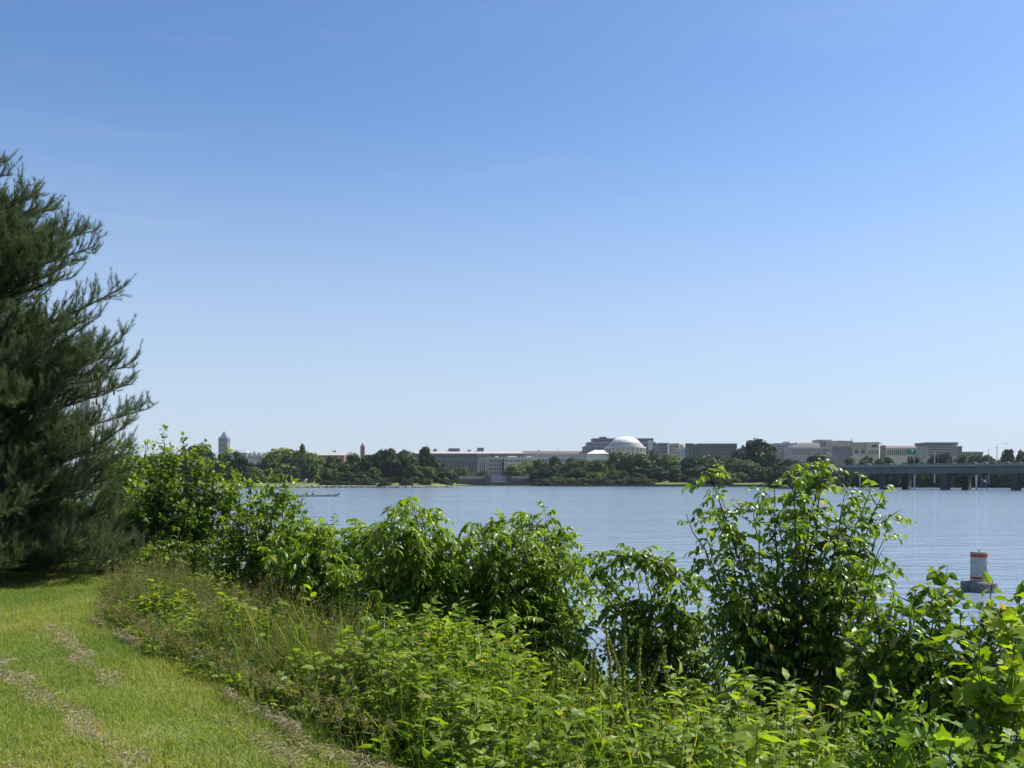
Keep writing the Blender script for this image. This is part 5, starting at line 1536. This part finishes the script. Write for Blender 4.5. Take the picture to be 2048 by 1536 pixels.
# grassy stems and bent dry stalks among the leafy weeds
def mix_c(x, y):
    s, t = shore_s(x, y)
    return in_view(x, y, 1.0) & (s > EDGE + .05) & (s < 6.5) & (y < 11) & (vnoise(x, y, 2.2, 41) > -.25)
n = 2200
xy = scatter(n, (-2.5, 6.5), (3.5, 11), mix_c)
P = np.column_stack([xy, ground_z(xy[:, 0], xy[:, 1])])
s_, t_ = shore_s(xy[:, 0], xy[:, 1])
hh = np.clip((s_ - EDGE) / .6, .3, 1) * rng.uniform(.3, 1.0, n)
wd.leaves(LONG, P, norm(UP + .3 * rng.normal(size=(n, 3)) * np.array([1, 1, .1])), norm(rng.normal(size=(n, 3)) * np.array([1, 1, .2])), hh, rng.uniform(.006, .014, n), np.where(rng.random(n) < .06, 1.0, np.clip(.42 + .2 * rng.normal(size=n), 0, .93)))
tag(wd.build('undergrowth', M['weed']), 'tangle of leafy green weeds covering the bank', 'weeds', kind='stuff')

# creeping leaves close to the ground on the lower bank
n = 42000
def creep_c(x, y):
    s, t = shore_s(x, y)
    return in_view(x, y, 1.2) & (s > EDGE + .15) & (s < 9.0) & (y < 18)
xy = scatter(n, (-8, 9.5), (3.4, 18), creep_c)
P = np.column_stack([xy, ground_z(xy[:, 0], xy[:, 1]) + rng.random(n) ** 2 * .28])
d = norm(rng.normal(size=(n, 3)) * np.array([1, 1, .45]))
lf = rng.uniform(.04, .085, n)
cr_ = MB().leaves(BROAD, P, d, norm(UP + .5 * rng.normal(size=(n, 3))), lf, lf * .7, np.clip(.3 + .2 * rng.normal(size=n), 0, 1))
tag(cr_.build('ground_cover', M['leaf_dark']), 'low dark creeping leaves between the weeds on the bank', 'ground cover', kind='stuff')

# upright seed stalks
def stalk_mesh(seed):
    g = np.random.default_rng(seed)
    st, sdm, lv = MB(), MB(), MB()
    h = 1.0
    pts = np.array([(0, 0, -.03), (.01, .005, .35), (.02 * g.normal(), .02 * g.normal(), .7), (.05 * g.normal(), .05 * g.normal(), 1.0)])
    st.tube(pts, [.006, .005, .004, .002], 5)
    n = 420
    u = g.uniform(.38, 1, n); f = u * 3; i = np.minimum(f.astype(int), 2); w = (f - i)[:, None]
    p = pts[i] * (1 - w) + pts[i + 1] * w
    d = norm(g.normal(size=(n, 3)) + UP * .25)
    wh = .5 + .5 * np.abs(np.sin(u * 40))
    sdm.leaves(BROAD, p + d * (.012 * wh * (1.3 - u))[:, None], d, norm(g.normal(size=(n, 3))), .022 * (1.35 - u * .8), .016, g.uniform(0, 1, n))
    m = 16
    u = g.uniform(.04, .5, m); az = np.arange(m) * 2.4
    lv.leaves(LANCE, np.stack([0 * u, 0 * u, u], -1), np.stack([np.cos(az), np.sin(az), g.uniform(.2, .9, m)], -1), norm(UP + .3 * g.normal(size=(m, 3))), .2 * (1.2 - u), .05, g.uniform(.3, .9, m))
    return st.mesh('stem', M['green_stem']), sdm.mesh('seed_head', M['seed']), lv.mesh('leaves', M['weed'])
SM = [stalk_mesh(s) for s in (1, 2, 3)]
stalks = [(1062, 1340, 7.2), (1090, 1325, 7.4), (1118, 1310, 7.0), (1138, 1335, 6.6), (1165, 1320, 7.2), (1190, 1300, 6.8), (1222, 1262, 7.0), (1240, 1250, 7.2), (1256, 1270, 6.6), (1275, 1255, 7.4), (1295, 1290, 6.6), (1318, 1295, 6.9), (1342, 1320, 6.8), (1150, 1390, 6.0), (1205, 1370, 6.0), (1262, 1380, 5.9), (1310, 1390, 5.8), (1100, 1400, 6.0), (1030, 1400, 6.2), (780, 1260, 8.6), (745, 1275, 8.4), (1400, 1360, 6.3), (1460, 1335, 6.6)]
def where_stalk(px, py):
    if px < 900: return 'thin seed stalk among the tall grass below the left sumac'
    if py < 1275: return 'tall brownish green seed stalk reaching up to the gap of water'
    if px > 1390: return 'seed stalk at the right end of the stalk patch, before the dark hollow'
    if py > 1365: return 'shorter seed stalk in the front row of the weed patch'
    return 'upright green seed stalk in the weed patch at bottom centre'
for i, (px, py, d) in enumerate(stalks):
    x = (px - CX) / F_PX * d; z = float(ground_z(x, d)); h = CAM_Z + (HY - py) / F_PX * d - z
    o = empty('seed_stalk', (x, d, z), rng.uniform(0, 6.28)); o.scale = (1, 1, max(.25, h))
    tag(o, where_stalk(px, py), 'weed', 'upright seed stalks among the weeds')
    for nm, me in zip(('stem', 'seed_head', 'leaves'), SM[i % 3]): child(nm, me, o)

# broad leaved weeds that stand out
def rosette(seed, n=22, lf=.17, wd_=.05):
    g = np.random.default_rng(seed)
    st = MB().tube([(0, 0, -.03), (.01, 0, .5), (.02, .01, 1.0)], [.007, .006, .003], 5)
    u = np.linspace(.25, 1, n); az = np.arange(n) * 2.4
    lv = MB().leaves(LANCE, np.stack([.02 * u, .01 * u, u], -1), np.stack([np.cos(az), np.sin(az), .15 + 1.0 * u ** 4 + .15 * g.normal(size=n)], -1), norm(UP + .25 * g.normal(size=(n, 3))), lf * (1.15 - .45 * u) * g.uniform(.8, 1.15, n), wd_, np.clip(.45 + .45 * u + .1 * g.normal(size=n), 0, 1))
    return st.mesh('stem', M['green_stem']), lv.mesh('leaves', M['leaf_yellow'])
RO = [rosette(1), rosette(2, 26, .15, .042), rosette(3, 18, .2, .06)]
tallw = [(680, 1372, 6.9, 'young broad leaved weed standing up at the lawn side of the weeds'), (842, 1322, 7.0, 'broad leaved weed with pale top leaf left of the leafy clump'), (878, 1340, 6.9, 'smaller leafy weed just right of the pale topped one'),
         (975, 1312, 7.2, 'left stem of the leafy clump left of the seed stalks'), (1000, 1318, 7.0, 'middle stem of the leafy clump left of the seed stalks'), (1028, 1325, 7.1, 'right stem of the leafy clump left of the seed stalks'),
         (1578, 1362, 5.6, 'tall weed with long arching leaves before the dark hollow'), (1624, 1420, 5.3, 'lower arching leaved weed right of the tall one'), (1545, 1440, 5.2, 'leafy weed at left of the arching leaved pair'),
         (1480, 1400, 5.6, 'leafy weed at the right side of the seed stalks'), (345, 1200, 10.6, 'bright broad leaved weed alone among the brownish tall grass'), (620, 1180, 10.0, 'bright leafy weed at the foot of the left sumac'), (1680, 1340, 6.2, 'narrow leaved weed half lost in the dark hollow')]
for i, (px, py, d, lab) in enumerate(tallw):
    x = (px - CX) / F_PX * d; z = float(ground_z(x, d)); h = CAM_Z + (HY - py) / F_PX * d - z
    o = empty('leafy_weed', (x, d, z), rng.uniform(0, 6.28)); o.scale = (1, 1, max(.2, h))
    tag(o, lab, 'weed', 'broad leaved weeds standing out from the undergrowth')
    for nm, me in zip(('stem', 'leaves'), RO[i % 3]): child(nm, me, o)
